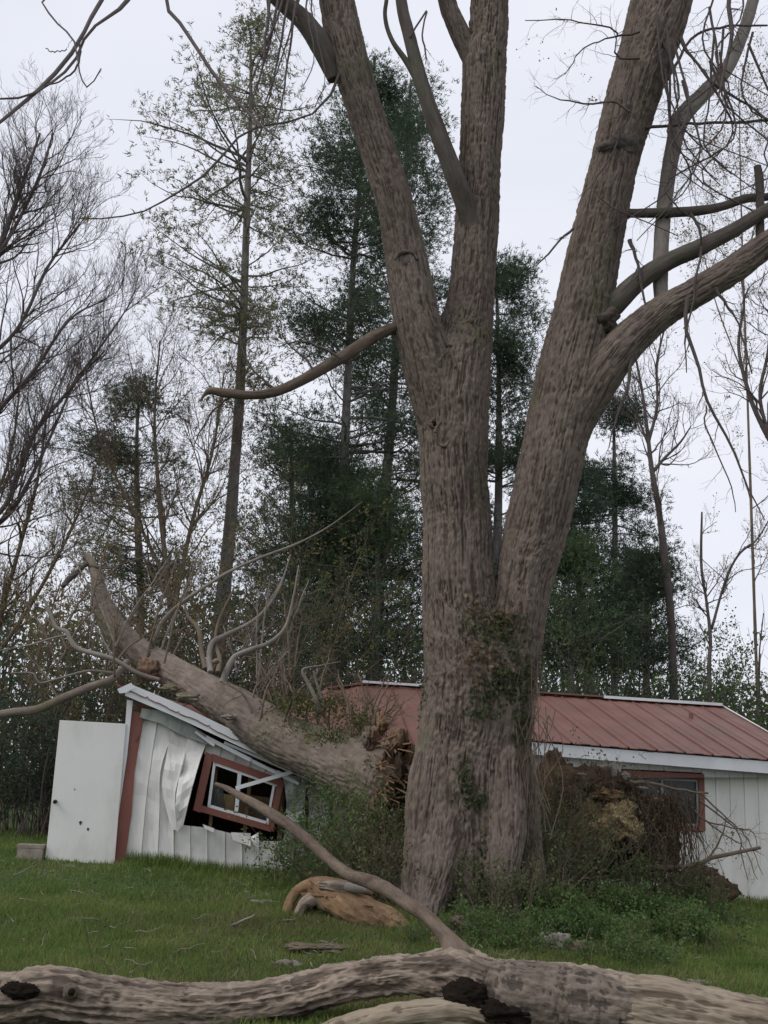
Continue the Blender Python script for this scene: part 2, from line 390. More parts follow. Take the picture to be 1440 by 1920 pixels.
def glass_mat():
    m, t, b = newmat('window_glass')
    b.inputs['Base Color'].default_value = (.05, .055, .06, 1); b.inputs['Roughness'].default_value = .08
    gl = t.nodes.new('ShaderNodeBsdfTransparent'); gl.inputs[0].default_value = (.85, .87, .88, 1)
    mx = t.nodes.new('ShaderNodeMixShader'); mx.inputs[0].default_value = .62
    t.links.new(b.outputs[0], mx.inputs[1]); t.links.new(gl.outputs[0], mx.inputs[2])
    t.links.new(mx.outputs[0], t.nodes['Material Output'].inputs[0]); return m
M_glass = glass_mat()
def ground_mat():
    m, t, b = newmat('lawn_soil')
    g = t.nodes.new('ShaderNodeNewGeometry')
    n1 = tex(t, g.outputs['Position'], .8, detail=6); n2 = tex(t, g.outputs['Position'], 22, detail=4)
    a = ramp(t, [(.35, (.04, .065, .02)), (.6, (.06, .10, .03)), (.78, (.09, .10, .045))], n1.outputs[0]).outputs[0]
    d = ramp(t, [(.4, (.035, .05, .018)), (.62, (.09, .12, .045))], n2.outputs[0]).outputs[0]
    c = mixc(t, .5, a, d)
    t.links.new(c, b.inputs['Base Color']); b.inputs['Roughness'].default_value = .95; b.inputs['Specular IOR Level'].default_value = .1
    bp = t.nodes.new('ShaderNodeBump'); bp.inputs['Strength'].default_value = .8; bp.inputs['Distance'].default_value = .04
    t.links.new(n2.outputs[0], bp.inputs['Height']); t.links.new(bp.outputs[0], b.inputs['Normal']); return m
M_ground = ground_mat()

# ------------------------------------------------------------ ground
def grid(xs, ys):
    X, Y = np.meshgrid(xs, ys); V = np.stack([X, Y, H(X, Y)], -1).reshape(-1, 3); n = len(xs)
    i = np.arange(len(ys)-1)[:, None]*n+np.arange(n-1)[None, :]
    return V, np.stack([i, i+1, i+n+1, i+n], -1).reshape(-1, 4)
xs = np.concatenate([[-120, -80, -45, -25], np.arange(-16, 16.01, .2), [25, 45, 80, 120]])
ys = np.concatenate([[-60, -20, -5, 0], np.arange(3, 24, .2), [26, 30, 36, 45, 60, 100, 150]])
V, F = grid(xs, ys)
g_o = mk('ground', V, F, M_ground); g_o['kind'] = 'structure'

# ------------------------------------------------------------ shed frame of reference
A = P(235, 1618, 15.8); Bp = P(1440, 1703, 17.2)
EX = (Bp-A)*np.array([1, 1, 0]); LEN = np.linalg.norm(EX); EX /= LEN
NN = np.array([EX[1], -EX[0], 0])       # towards the camera side
if NN[1] > 0: NN = -NN
def wuv(px, py, off=0.0):               # direction -> (s, z) on the wall plane moved out by off
    d = ray(px, py); o = np.array([0, 0, CH]); q = A+NN*off
    t = ((q-o)@NN)/(d@NN); p = o+d*t
    return (p-A)@EX, p[2]
def WP(s, off, z): return np.array([A[0], A[1], 0])+EX*s+NN*off+np.array([0, 0, z])
def WX(px, py, off=0.0): s, z = wuv(px, py, off); return WP(s, off, z)

# ------------------------------------------------------------ shed
shed = thing('metal_shed', 'long white metal shed with red roof, its left end crushed under the fallen trunk', 'shed', WP(0, 0, .1))
S1 = 10.2; DEP = 6.0
def poly_slab(pxs, off, th, name, mat, parent=shed, mb=None):
    """flat piece on the wall: outline seen in the picture, thickness th behind 'off'"""
    n = len(pxs); fr = [WX(x, y, off) for x, y in pxs]; bk = [f-NN*th for f in fr]
    own = mb is None; mb = mb or MB()
    mb.add(fr+bk, [[i, (i+1) % n, n+(i+1) % n, n+i] for i in range(n)])
    mb.add(fr, [list(range(n))]); mb.add(bk, [list(range(n))[::-1]])
    if own: return mb.build(name, mat, parent)
def sheet(Lp, Rp, off, name='siding_panel', mat=None, crease=.006, parent=shed, rib=.022, nl=12, nc=7, sz=False, seed=0):
    """bent metal panel between two seam lines; off = list of (offset) along its length. Closed thin sheet with a raised rib."""
    if sz: Lc = catmull([(a, b, 0) for a, b in Lp], nl); Rc = catmull([(a, b, 0) for a, b in Rp], nl)
    else:
        Lc = catmull([(*wuv(*p, off=.03), 0) for p in Lp], nl); Rc = catmull([(*wuv(*p, off=.03), 0) for p in Rp], nl)
    of = np.interp(np.linspace(0, 1, nl), np.linspace(0, 1, len(off)), off)
    fr = np.zeros((nl, nc, 3)); prof = np.array([0]*(nc-3)+[1, 1, 0])*rib if rib else np.zeros(nc)
    tt = np.linspace(0, .9, nc-3).tolist()+[.92, .97, .99]
    for j in range(nc):
        q = Lc*(1-tt[j])+Rc*tt[j]
        cz = crease*fbm(np.stack([q[:, 0]*3+seed, q[:, 1]*4, q[:, 0]*0+seed*2.3], -1), 3)
        for i in range(nl): fr[i, j] = WP(q[i, 0], of[i]+prof[j]+cz[i], q[i, 1])
    bk = fr-NN*.012
    lo = np.concatenate([fr, bk[:, ::-1]], 1); k = 2*nc
    i = np.arange(nl-1)[:, None]*k; j = np.arange(k)[None]; j2 = (j+1) % k
    F = np.stack([i+j, i+j2, i+k+j2, i+k+j], -1).reshape(-1, 4)
    caps = [np.array([[m, m+1, 2*nc-2-m, 2*nc-1-m] for m in range(nc-1)]), np.array([[m, m+1, 2*nc-2-m, 2*nc-1-m] for m in range(nc-1)])+(nl-1)*k]
    return mk(name, lo.reshape(-1, 3), [F]+caps, mat or M_white, parent, None, False)
seams = [[(264, 1340), (256, 1400), (246, 1500), (232, 1622)], [(296, 1350), (283, 1440), (275, 1500), (264, 1622)],
         [(330, 1362), (303, 1440), (300, 1520), (296, 1622)], [(350, 1372), (322, 1450), (326, 1530), (327, 1625)]]
for i in range(3): sheet(seams[i], seams[i+1], [.02, .05, .03, .01], crease=.03, seed=i)
# two torn panels peeled away from the frame
sheet([(322, 1360), (312, 1420), (305, 1480), (322, 1554)], [(356, 1376), (345, 1430), (330, 1490), (333, 1556)], [.05, .12, .2, .16], crease=.05, seed=11)
sheet([(354, 1375), (340, 1440), (330, 1500), (331, 1558)], [(388, 1394), (378, 1420), (362, 1475), (344, 1548)], [.06, .14, .22, .2], crease=.06, seed=14)
low = [(327, 1545, 1626), (358, 1549, 1630), (390, 1552, 1636), (423, 1560, 1642), (455, 1568, 1648), (486, 1576, 1650), (518, 1578, 1652), (550, 1575, 1655)]
for i in range(len(low)-1):
    a, b = low[i], low[i+1]
    sheet([(a[0], a[1]), (a[0], (a[1]+a[2])/2), (a[0], a[2])], [(b[0], b[1]), (b[0], (b[1]+b[2])/2), (b[0], b[2])], [.03, .0, .0], crease=.012, nl=6, seed=20+i)
top = [(388, 1386, 1414), (416, 1400, 1426), (444, 1412, 1437), (471, 1425, 1446), (500, 1437, 1456), (530, 1448, 1466)]
for i in range(len(top)-1):
    a, b = top[i], top[i+1]
    sheet([(a[0], a[1]), (a[0]-5, a[2])], [(b[0], b[1]), (b[0]-5, b[2])], [.0, .0], crease=.01, nl=4, seed=30+i)
# torn lip of siding under the window, crumpled sheets right of it
sheet([(470, 1568), (472, 1578)], [(484, 1560), (486, 1592)], [.12, .2], 'siding_scrap', crease=.05, nl=5, rib=0, seed=41)
sheet([(380, 1545), (384, 1553)], [(402, 1553), (400, 1560)], [.1, .14], 'siding_scrap', crease=.04, nl=4, rib=0, seed=43)
sheet([(433, 1560), (436, 1574)], [(470, 1562), (470, 1586)], [.1, .16], 'siding_scrap', crease=.06, nl=5, rib=0, seed=45)
for i, (a, b) in enumerate([((530, 1452), (575, 1458)), ((572, 1455), (622, 1470)), ((618, 1466), (680, 1490))]):
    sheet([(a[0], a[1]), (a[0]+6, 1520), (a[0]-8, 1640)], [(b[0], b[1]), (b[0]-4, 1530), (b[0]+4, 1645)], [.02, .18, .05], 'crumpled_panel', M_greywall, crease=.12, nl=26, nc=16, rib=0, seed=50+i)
# straight panels further right, cut round the second window
eav = lambda s: np.interp(s, [-.35, .7, 1.6, 2.68, 3.6, 4.6, 5.8, 10.3], [2.60, 2.2, 1.83, 1.40, 1.45, 1.75, 2.13, 2.0])
rid = lambda s: np.interp(s, [-.35, 1.2, 2.2, 3.1, 3.6, 10.3], [2.72, 2.45, 2.5, 3.0, 3.10, 3.06])
gz = lambda s: float(H(*(WP(s, 0, 0)[:2])))-.08
W2 = (7.32, 8.64, .93, 1.78)
s = 3.4; k = 0
while s < S1-.02:
    e = min(s+.235, S1)
    for lim in (W2[0], W2[1]):
        if s < lim-.01 and e > lim: e = lim
    tp = float(eav(s+.1))-.06
    segs = [(tp, gz(s))]
    if e > W2[0]+.005 and s < W2[1]-.005: segs = [(tp, W2[3]+.02), (W2[2]-.02, gz(s))]
    for (z1, z0) in segs:
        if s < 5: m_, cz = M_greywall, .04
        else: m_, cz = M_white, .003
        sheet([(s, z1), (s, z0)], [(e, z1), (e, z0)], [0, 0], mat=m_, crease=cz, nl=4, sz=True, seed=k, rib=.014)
    s = e; k += 1
# other walls
def wall(name, c1, c2, zt1, zt2, th=.08, mat=M_white, extra=None):
    """upright wall between two (s, off) corners"""
    a = WP(c1[0], c1[1], 0); b = WP(c2[0], c2[1], 0); d = unit(b-a); n = np.array([-d[1], d[0], 0])*th
    pts = [(a, -.3), (b, -.3), (b, zt2)]+([( (a+b)/2, extra)] if extra else [])+[(a, zt1)]
    fr = [p*np.array([1, 1, 0])+np.array([0, 0, z]) for p, z in pts]; m = len(fr)
    mb = MB(); mb.add(fr+[f+n for f in fr], [[i, (i+1) % m, m+(i+1) % m, m+i] for i in range(m)])
    mb.add(fr, [list(range(m))]); mb.add([f+n for f in fr], [list(range(m))[::-1]]); return mb.build(name, mat, shed)
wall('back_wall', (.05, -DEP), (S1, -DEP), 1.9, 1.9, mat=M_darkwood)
wall('gable_wall', (S1-.02, -.05), (S1-.02, -DEP), 1.93, 1.93, extra=2.9)
wall('gable_wall', (-.02, -1.3), (-.02, -DEP), 1.9, 1.9, extra=2.2, th=-.08)
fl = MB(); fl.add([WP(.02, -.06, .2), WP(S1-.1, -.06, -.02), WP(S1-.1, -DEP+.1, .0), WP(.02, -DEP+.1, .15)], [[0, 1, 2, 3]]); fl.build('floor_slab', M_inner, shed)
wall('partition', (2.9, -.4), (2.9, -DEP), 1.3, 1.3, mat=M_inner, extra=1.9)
mbi = MB()
for s_ in (.62, 1.12, 1.62, 2.12, 2.6):
    o = MB(); o.add(*bar(WP(s_, -.10, .1), WP(s_+.05, -.10, min(2.1, float(eav(s_))-.12)), .05, .09, up=tuple(NN))); o.build('stud', M_darkwood, shed)
# clutter behind the broken window
poly_slab([(452, 1488), (520, 1498), (515, 1560), (440, 1540)], -.32, .04, 'plywood_sheet', M_rot)
poly_slab([(408, 1486), (440, 1492), (436, 1540), (404, 1530)], -.22, .03, 'insulation_batt', M_yellow)
poly_slab([(470, 1500), (490, 1494), (496, 1548), (482, 1552)], -.18, .03, 'plywood_scrap', M_darkwood)
poly_slab([(392, 1482), (412, 1478), (404, 1530), (388, 1520)], -.28, .03, 'fallen_ceiling_board', M_curtain)
poly_slab([(514, 1470), (532, 1476), (528, 1520), (510, 1556)], -.03, .06, 'broken_stud', M_rot)
# red corner post and white trims
poly_slab([(246, 1332), (270, 1338), (252, 1450), (246, 1530), (232, 1626), (206, 1626), (222, 1530), (236, 1420)], .075, .07, 'corner_post', M_redtrim)
poly_slab([(238, 1312), (249, 1314), (238, 1420), (222, 1530), (213, 1624), (206, 1624), (217, 1530), (231, 1420)], .10, .05, 'corner_trim', M_fascia)
poly_slab([(258, 1338), (271, 1336), (262, 1378), (254, 1390)], .09, .03, 'post_splinter', M_redtrim)
# fascia of the crushed left roof, scrap at its tip, torn soffit strips
poly_slab([(246, 1283), (330, 1318), (430, 1366), (520, 1414), (604, 1462), (598, 1468), (510, 1428), (420, 1386), (320, 1340), (234, 1304)], .34, .03, 'fascia_board', M_fascia)
poly_slab([(220, 1292), (246, 1280), (252, 1290), (236, 1299), (224, 1300)], .42, .02, 'fascia_scrap', M_fascia)
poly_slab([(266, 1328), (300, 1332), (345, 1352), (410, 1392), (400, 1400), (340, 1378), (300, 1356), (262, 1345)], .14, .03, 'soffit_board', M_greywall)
for a, b, w_ in [((386, 1382), (470, 1425), 6), ((470, 1425), (552, 1466), 5), ((366, 1372), (402, 1398), 4), ((420, 1392), (590, 1466), 4), ((520, 1446), (560, 1470), 4)]:
    o = MB(); o.add(*bar(WX(*a, .2), WX(*b, .22), .02, w_*.009, up=(0, 0, 1))); o.build('trim_strip', M_fascia, shed)
o = MB(); o.add(*bar(WX(442, 1478, .25), WX(545, 1448, .3), .02, .055)); o.add(*bar(WX(545, 1448, .3), WX(600, 1437, .34), .02, .045)); o.build('broken_trim', M_fascia, shed)
# right fascia
e0, e1 = WP(5.2, .32, float(eav(5.2))-.08), WP(S1+.25, .32, float(eav(10.2))-.08)
fz = []
pts = [(s_, float(eav(s_))) for s_ in (3.2, 4.0, 4.6, 5.2, 5.8, 8, S1+.25)]
fr = [WP(a, .33, z-.01) for a, z in pts]+[WP(a, .33, z-.19) for a, z in pts[::-1]]
m = len(fr); o = MB(); h = m//2
bk = [f-NN*.025 for f in fr]; o.add(fr+bk, [[i, (i+1) % m, m+(i+1) % m, m+i] for i in range(m)]+[[i, i+1, m-2-i, m-1-i] for i in range(h-1)]+[[m+i, m+i+1, 2*m-2-i, 2*m-1-i] for i in range(h-1)])
o.build('fascia_board', M_fascia, shed)
o = MB(); o.add([WP(a, b, float(eav(a))-.2) for a in (4.6, S1) for b in (.30, .02)], [[0, 1, 3, 2]]); o.build('soffit_board', M_fascia, shed)
# roof sheets, each with its ribs
def roofz(s, t):
    z = eav(s)*(1-t)+rid(s)*t
    dent = np.exp(-((s-2.4)/1.1)**2)*np.sin(np.pi*np.clip(t, 0, 1))*.28
    return z-dent+.02*np.sin(s*9)*np.exp(-((s-2.4)/2)**2)
def roof_sheet(s0, s1, side):
    nc = 9; ss = np.linspace(s0, s1-.012, nc); pr = np.zeros(nc); 
    us = s0+(s1-s0)*np.array([0, .02, .045, .33, .35, .66, .68, .965, .985]); pr = np.array([.022, .022, 0, 0, .008, .008, 0, 0, .022])
    tsn = np.linspace(0, 1, 12); V = np.zeros((12, nc, 3))
    for i, t in enumerate(tsn):
        for j in range(nc):
            z = float(roofz(us[j], t)) if side > 0 else float(1.95*(1-t)+rid(us[j])*t)
            off = (.36*(1-t)-3.0*t) if side > 0 else (-(DEP+.3)*(1-t)-3.0*t)
            V[i, j] = WP(us[j], off, z+pr[j]+.02)
    dn = np.array([0, 0, -.012]); lo = np.concatenate([V, (V+dn)[:, ::-1]], 1); k = 2*nc
    i = np.arange(11)[:, None]*k; j = np.arange(k)[None]; j2 = (j+1) % k
    F = np.stack([i+j, i+j2, i+k+j2, i+k+j], -1).reshape(-1, 4)
    cap = np.array([[q, q+1, k-2-q, k-1-q] for q in range(nc-1)])
    mk('roof_sheet', lo.reshape(-1, 3), [F, cap, cap+11*k], M_roof, shed, None, False)
edges = np.linspace(-.35, S1+.25, 25)
for i in range(24): roof_sheet(edges[i], edges[i+1], 1); roof_sheet(edges[i], edges[i+1], -1)
rc = MB()
for a, b in zip(np.linspace(3.0, S1+.25, 9)[:-1], np.linspace(3.0, S1+.25, 9)[1:]):
    rc.add(*bar(WP(a, -3.0, float(rid(a))+.05), WP(b, -3.0, float(rid(b))+.05), .28, .03))
rc.build('ridge_cap', M_roof, shed)
o = MB(); o.add(*bar(WP(8.1, -2.84, float(rid(8))+.04), WP(S1+.2, -2.84, float(rid(10))+.04), .03, .05)); o.build('ridge_flashing', M_fascia, shed)
o = MB(); o.add(*bar(WP(3.6, -2.8, float(rid(4))+.03), WP(5.0, -2.8, float(rid(5))+.03), .03, .04)); o.build('ridge_flashing', M_fascia, shed)
vp = P(1305, 1345, 19.0); vs = 9.35; voff = -1.9; vz = float(roofz(vs, (.36-voff)/3.36))
pt = np.array([[WP(vs, voff, vz), WP(vs, voff, vz+.12)]])
o = tubemesh('vent_pipe', [(pt, np.array([[.04, .04]]))], M_roof, shed, 10)
# rake trim on right gable
o = MB(); o.add(*bar(WP(S1+.26, .36, float(eav(10.2))-.05), WP(S1+.26, -3.0, float(rid(10.2))-.03), .03, .16)); o.build('rake_trim', M_fascia, shed)
# broken left window
win = MB()
def stile(mb, a, b, c, d, off, th): poly_slab([a, b, c, d], off, th, '', None, mb=mb)
stile(win, (386, 1410), (400, 1416), (376, 1524), (362, 1519), .10, .07)
stile(win, (398, 1413), (534, 1463), (531, 1476), (396, 1427), .10, .07)
stile(win, (376, 1522), (508, 1560), (506, 1547), (378, 1510), .10, .07)
stile(win, (520, 1470), (531, 1474), (511, 1560), (503, 1546), .10, .07)
wf = win.build('window_frame', M_redtrim, shed)
fr2 = MB()
stile(fr2, (400, 1427), (405, 1429), (394, 1514), (389, 1512), .085, .05); stile(fr2, (403, 1429), (520, 1470), (518, 1475), (403, 1435), .085, .05)
stile(fr2, (392, 1508), (504, 1541), (503, 1547), (391, 1514), .085, .05); stile(fr2, (446, 1448), (453, 1450), (446, 1527), (439, 1525), .08, .04)
stile(fr2, (512, 1470), (516, 1472), (503, 1544), (499, 1543), .085, .05)
s_ = fr2.build('window_sash', M_fascia, wf); ORG[s_.name] = ORG[wf.name]
# pieces of glass left in the sash
g1 = MB(); stile(g1, (397, 1468), (418, 1480), (424, 1518), (393, 1509), .06, .004); g_ = g1.build('broken_pane', M_glass, wf)
g2 = MB(); stile(g2, (448, 1500), (470, 1492), (502, 1510), (500, 1540), .06, .004); g_ = g2.build('broken_pane', M_glass, wf)
# second window
def SZ(s, z, off): return WP(s, off, z)
def rect(mb, s0, s1, z0, z1, off, th):
    mb.add(*hexa([SZ(a, c, b) for a in (s0, s1) for b in (off-th, off) for c in (z0, z1)]))
w2 = MB(); a0, a1, z0, z1 = W2
rect(w2, a0, a1, z1-.09, z1, .07, .09); rect(w2, a0, a1, z0, z0+.07, .07, .09); rect(w2, a0, a0+.08, z0+.07, z1-.09, .07, .09); rect(w2, a1-.09, a1, z0+.07, z1-.09, .07, .09)
wf2 = w2.build('window_frame', M_redtrim, shed)
w3 = MB(); rect(w3, a0+.08, a1-.09, z1-.12, z1-.09, .04, .05); rect(w3, a0+.08, a1-.09, z0+.07, z0+.10, .04, .05); rect(w3, a0+.62, a0+.66, z0+.10, z1-.12, .04, .05); rect(w3, a1-.12, a1-.09, z0+.10, z1-.12, .04, .05)
w3.build('window_sash', M_greywall, wf2)
for q0, q1 in ((a0+.08, a0+.62), (a0+.66, a1-.12)):
    o = MB(); rect(o, q0, q1, z0+.1, z1-.12, .015, .006); o.build('pane', M_glass, wf2)
cv = MB(); n_ = 40; xx = np.linspace(a0+.1, a1-.13, n_)
cv.add([WP(x, -.05+.02*math.sin(i*1.3), z) for i, x in enumerate(xx) for z in (z0+.05, z1-.1)], [[2*i, 2*i+2, 2*i+3, 2*i+1] for i in range(n_-1)])
cv.build('curtain', M_curtain, wf2)
# open door at the left corner
dr = MB(); dq = [WX(112, 1350, .12), WX(236, 1357, .12), WX(214, 1624, .14), WX(84, 1622, .14)]
dr.add(dq+[p-NN*.045 for p in dq], [[0, 1, 2, 3], [7, 6, 5, 4], [0, 4, 5, 1], [1, 5, 6, 2], [2, 6, 7, 3], [3, 7, 4, 0]])
door = dr.build('door', M_door, shed)
kx = WX(104, 1503, .16); t_ = np.array([[kx-NN*.04, kx, kx+NN*.05, kx+NN*.07]])
o = tubemesh('handle', [(t_, np.array([[.03, .012, .03, .018]]))], M_knob, door, 12)
for (px, py, rx) in ((151, 1543, .02), (165, 1555, .016), (140, 1480, .008)):
    c = WX(px, py, .137); o = MB(); n_ = 9
    o.add([c]+[c+NN*.003+EX*rx*math.cos(a)*(1+.4*math.sin(a*3))+np.array([0, 0, rx*1.4*math.sin(a)]) for a in np.linspace(0, 2*np.pi, n_, endpoint=False)], [[0, 1+i, 1+(i+1) % n_] for i in range(n_)]); o.build('chip_mark', M_knob, door)

# concrete block by the door
def rock(name, c, r, mat, lab=None, cat=None, grp=None, parent=None, seed=0, rough=.35, n=26, boxy=0):
    u = np.linspace(0, np.pi, n); v = np.linspace(0, 2*np.pi, n*2, endpoint=False)
    D = np.stack([np.sin(u)[:, None]*np.cos(v)[None], np.sin(u)[:, None]*np.sin(v)[None], np.cos(u)[:, None]+0*v[None]], -1)
    if boxy: D = D/np.max(np.abs(D), -1, keepdims=True)*boxy+D*(1-boxy)
    q = D*1.6+seed*5.1; R = np.clip(1+rough*fbm(q, 5)*.8, .45, 1.6)*(1+rough*.35*(1-2*np.abs(noise(q*np.array([5, 5, 2.2])+3))))
    Vv = np.array(c)+D*R[..., None]*np.array(r); k = n*2
    i = np.arange(n-1)[:, None]*k; j = np.arange(k)[None]; j2 = (j+1) % k
    o = mk(name, Vv.reshape(-1, 3), np.stack([i+j, i+k+j, i+k+j2, i+j2], -1).reshape(-1, 4), mat, parent, {'bc': (D*np.array(r)).reshape(-1, 3)+seed, 'bk': np.zeros(n*k)})
    if lab: tag(o, lab, cat, grp)
    return o
c = P(58, 1601, 15.5); c[2] = H(c[0], c[1])+.08
bk = thing('concrete_block', 'small tan block lying in the grass beside the open white door', 'block', c)
o = MB(); ang = .12
for (x0, x1, z0_, z1_) in ((-.17, .17, -.1, .06), (-.18, .18, .065, .11)):
    o.add(*hexa([c+np.array([x*math.cos(ang)-y*math.sin(ang), x*math.sin(ang)+y*math.cos(ang), z]) for x in (x0, x1) for y in (-.1, .1) for z in (z0_, z1_)]))
o.build('block', M_stone, bk)

# ------------------------------------------------------------ the standing maple
base = P(885, 1690, 13.2)
maple = thing('maple_tree', 'huge multi-stemmed maple standing in front of the shed, bare in early spring', 'tree', base)
MAIN = pp([(888, 1740, 13.2, 128), (884, 1640, 13.2, 108), (882, 1540, 13.2, 104), (884, 1440, 13.2, 98), (893, 1340, 13.2, 101), (893, 1270, 13.2, 97), (878, 1205, 13.2, 82), (865, 1150, 13.2, 70), (860, 1080, 13.2, 65),
           (858, 980, 13.3, 63), (851, 900, 13.3, 63), (850, 800, 13.3, 67), (852, 720, 13.3, 70), (868, 640, 13.4, 58), (880, 580, 13.4, 47), (888, 500, 13.4, 43), (895, 400, 13.4, 43), (900, 300, 13.4, 42),
           (906, 200, 13.4, 44), (909, 105, 13.4, 44), (915, 70, 13.4, 40), (918, 0, 13.4, 39), (925, -200, 13.4, 34), (930, -500, 13.3, 22), (935, -900, 13.2, 8)])
STB = pp([(845, 860, 13.25, 30), (826, 770, 13.2, 50), (806, 690, 13.15, 52), (785, 620, 13.1, 47), (767, 520, 13.1, 43), (744, 400, 13.1, 37), (715, 300, 13.1, 36), (682, 200, 13.1, 36), (652, 100, 13.1, 39), (631, 0, 13.1, 37), (600, -200, 13.0, 32), (560, -600, 12.8, 14)])
STE = pp([(930, 1440, 13.15, 30), (938, 1340, 13.12, 50), (950, 1250, 13.1, 57), (966, 1180, 13.1, 53), (979, 1110, 13.1, 50), (990, 1055, 13.1, 54), (1004, 1000, 13.1, 58), (1026, 900, 13.1, 60), (1046, 800, 13.1, 61), (1068, 700, 13.1, 62), (1090, 600, 13.1, 58), (1108, 500, 13.1, 54),
           (1130, 400, 13.1, 50), (1153, 300, 13.1, 48), (1181, 200, 13.1, 54), (1212, 100, 13.1, 58), (1241, 0, 13.1, 63), (1290, -200, 13.0, 50), (1370, -600, 12.9, 18)])
LIF = pp([(1050, 880, 13.1, 14), (1090, 775, 13.02, 36), (1128, 702, 12.92, 40), (1172, 645, 12.87, 37), (1232, 592, 12.82, 33), (1310, 545, 12.8, 29), (1380, 502, 12.75, 27), (1440, 458, 12.7, 25), (1560, 380, 12.6, 20), (1700, 260, 12.5, 10)])
cM, cB, cE, cF = cr_(MAIN, 60), cr_(STB, 30), cr_(STE, 40), cr_(LIF, 24)
FL = [pp(q) for q in ([(826, 1250, 13.0, 10), (815, 1380, 12.9, 26), (800, 1480, 12.75, 34), (792, 1580, 12.65, 30), (780, 1660, 12.5, 24), (766, 1735, 12.3, 14)],
          [(850, 1400, 12.9, 12), (838, 1530, 12.72, 34), (822, 1620, 12.5, 34), (806, 1690, 12.2, 27), (800, 1745, 11.9, 16)],
          [(940, 1300, 12.95, 12), (946, 1440, 12.8, 32), (945, 1560, 12.6, 34), (942, 1640, 12.4, 28), (950, 1730, 12.2, 18)],
          [(965, 1360, 13.05, 10), (978, 1480, 13.0, 28), (985, 1570, 12.9, 26), (1003, 1650, 12.75, 21), (1035, 1720, 12.6, 12)])]
cFL = [cr_(q, 12) for q in FL]
def flare(a, l):
    lobes = .25+.75*np.maximum(0, np.cos(a*4+.6+.3*np.sin(a*2)))**1.5
    return 1+.22*np.exp(-l/.42)*lobes+.05*np.exp(-l/1.6)*np.sin(a*6+1)
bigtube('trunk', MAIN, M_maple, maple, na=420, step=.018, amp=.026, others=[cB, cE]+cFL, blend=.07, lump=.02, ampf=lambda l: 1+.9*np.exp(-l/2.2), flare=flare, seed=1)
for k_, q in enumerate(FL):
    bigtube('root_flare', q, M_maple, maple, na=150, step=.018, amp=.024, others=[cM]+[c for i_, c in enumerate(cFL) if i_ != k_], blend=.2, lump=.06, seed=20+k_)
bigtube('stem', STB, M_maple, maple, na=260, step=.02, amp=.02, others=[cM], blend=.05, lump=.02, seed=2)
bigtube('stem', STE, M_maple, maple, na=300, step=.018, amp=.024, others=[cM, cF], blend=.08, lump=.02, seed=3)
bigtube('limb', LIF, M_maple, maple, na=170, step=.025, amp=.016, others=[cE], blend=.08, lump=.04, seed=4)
def limb(lst, mat, name='limb', na=70, amp=.007, oth=(), parent=maple, seed=5, blend=.05, lump=.05, step=.03, Y=None):
    return bigtube(name, pp(lst, Y), mat, parent, na=na, step=step, amp=amp, others=oth, blend=blend, lump=lump, seed=seed)
limb([(912, 540, 13.42, 10), (900, 470, 13.32, 20), (880, 405, 13.2, 21), (858, 345, 13.08, 20), (828, 265, 13.0, 18), (793, 165, 13.0, 15), (768, 70, 13.0, 13), (752, 0, 13.0, 12), (735, -150, 12.9, 10), (700, -400, 12.8, 4)], M_maple_dark, oth=[cM], seed=6)
limb([(795, 175, 13.0, 8), (765, 120, 13.0, 7), (735, 75, 12.95, 5), (722, 30, 12.9, 4.5), (726, -30, 12.8, 4), (720, -200, 12.7, 2)], M_maple_dark, na=30, seed=7)
limb([(890, 130, 13.4, 16), (868, 75, 13.35, 21), (850, 35, 13.3, 20), (838, 0, 13.3, 19), (815, -120, 13.2, 16), (780, -400, 13.1, 7)], M_maple, oth=[cM], seed=8)
limb([(625, 150, 13.05, 12), (603, 90, 13.0, 22), (570, 40, 12.95, 20), (525, 0, 12.9, 18), (470, -50, 12.8, 16), (330, -140, 12.4, 11), (150, -260, 12.0, 5)], M_maple_dark, oth=[cB], seed=9)
limb([(1120, 610, 13.05, 15), (1150, 575, 12.95, 22), (1195, 530, 12.85, 20), (1250, 492, 12.8, 18), (1310, 465, 12.75, 17), (1370, 435, 12.7, 15), (1410, 410, 12.65, 14), (1445, 390, 12.6, 13), (1560, 320, 12.5, 8)], M_maple_dark, oth=[cE, cF], seed=10)
limb([(1150, 400, 13.1, 8), (1182, 400, 13.05, 9), (1240, 399, 13.0, 10), (1300, 396, 12.95, 10), (1350, 388, 12.95, 9), (1400, 372, 12.9, 9), (1445, 368, 12.9, 8), (1600, 340, 12.8, 4)], M_maple_dark, na=40, oth=[cE], seed=11)
limb([(1240, 575, 12.9, 12), (1238, 520, 13.0, 15), (1241, 440, 13.1, 15), (1250, 350, 13.2, 15), (1262, 280, 13.25, 16), (1278, 222, 13.3, 18), (1320, 175, 13.3, 16), (1362, 130, 13.3, 14), (1390, 70, 13.3, 13), (1412, 0, 13.3, 12), (1450, -150, 13.2, 8)], M_pale_limb, na=60, oth=[cF], seed=12)
limb([(1425, 470, 12.7, 10), (1425, 400, 12.8, 8), (1424, 340, 12.8, 9), (1420, 312, 12.8, 8)], M_maple_dark, na=40, name='broken_stub', seed=13)
# dead limb hanging out to the left
limb([(760, 616, 13.15, 12), (735, 617, 13.05, 11), (700, 632, 12.95, 11), (660, 658, 12.85, 11), (610, 688, 12.75, 10.5), (560, 716, 12.65, 10), (515, 735, 12.6, 9), (470, 741, 12.55, 8), (425, 737, 12.5, 8), (395, 733, 12.5, 6), (383, 741, 12.5, 3), (375, 752, 12.5, 1.5)], M_bough, name='dead_limb', na=50, oth=[cB], seed=14, amp=.009, lump=.12)
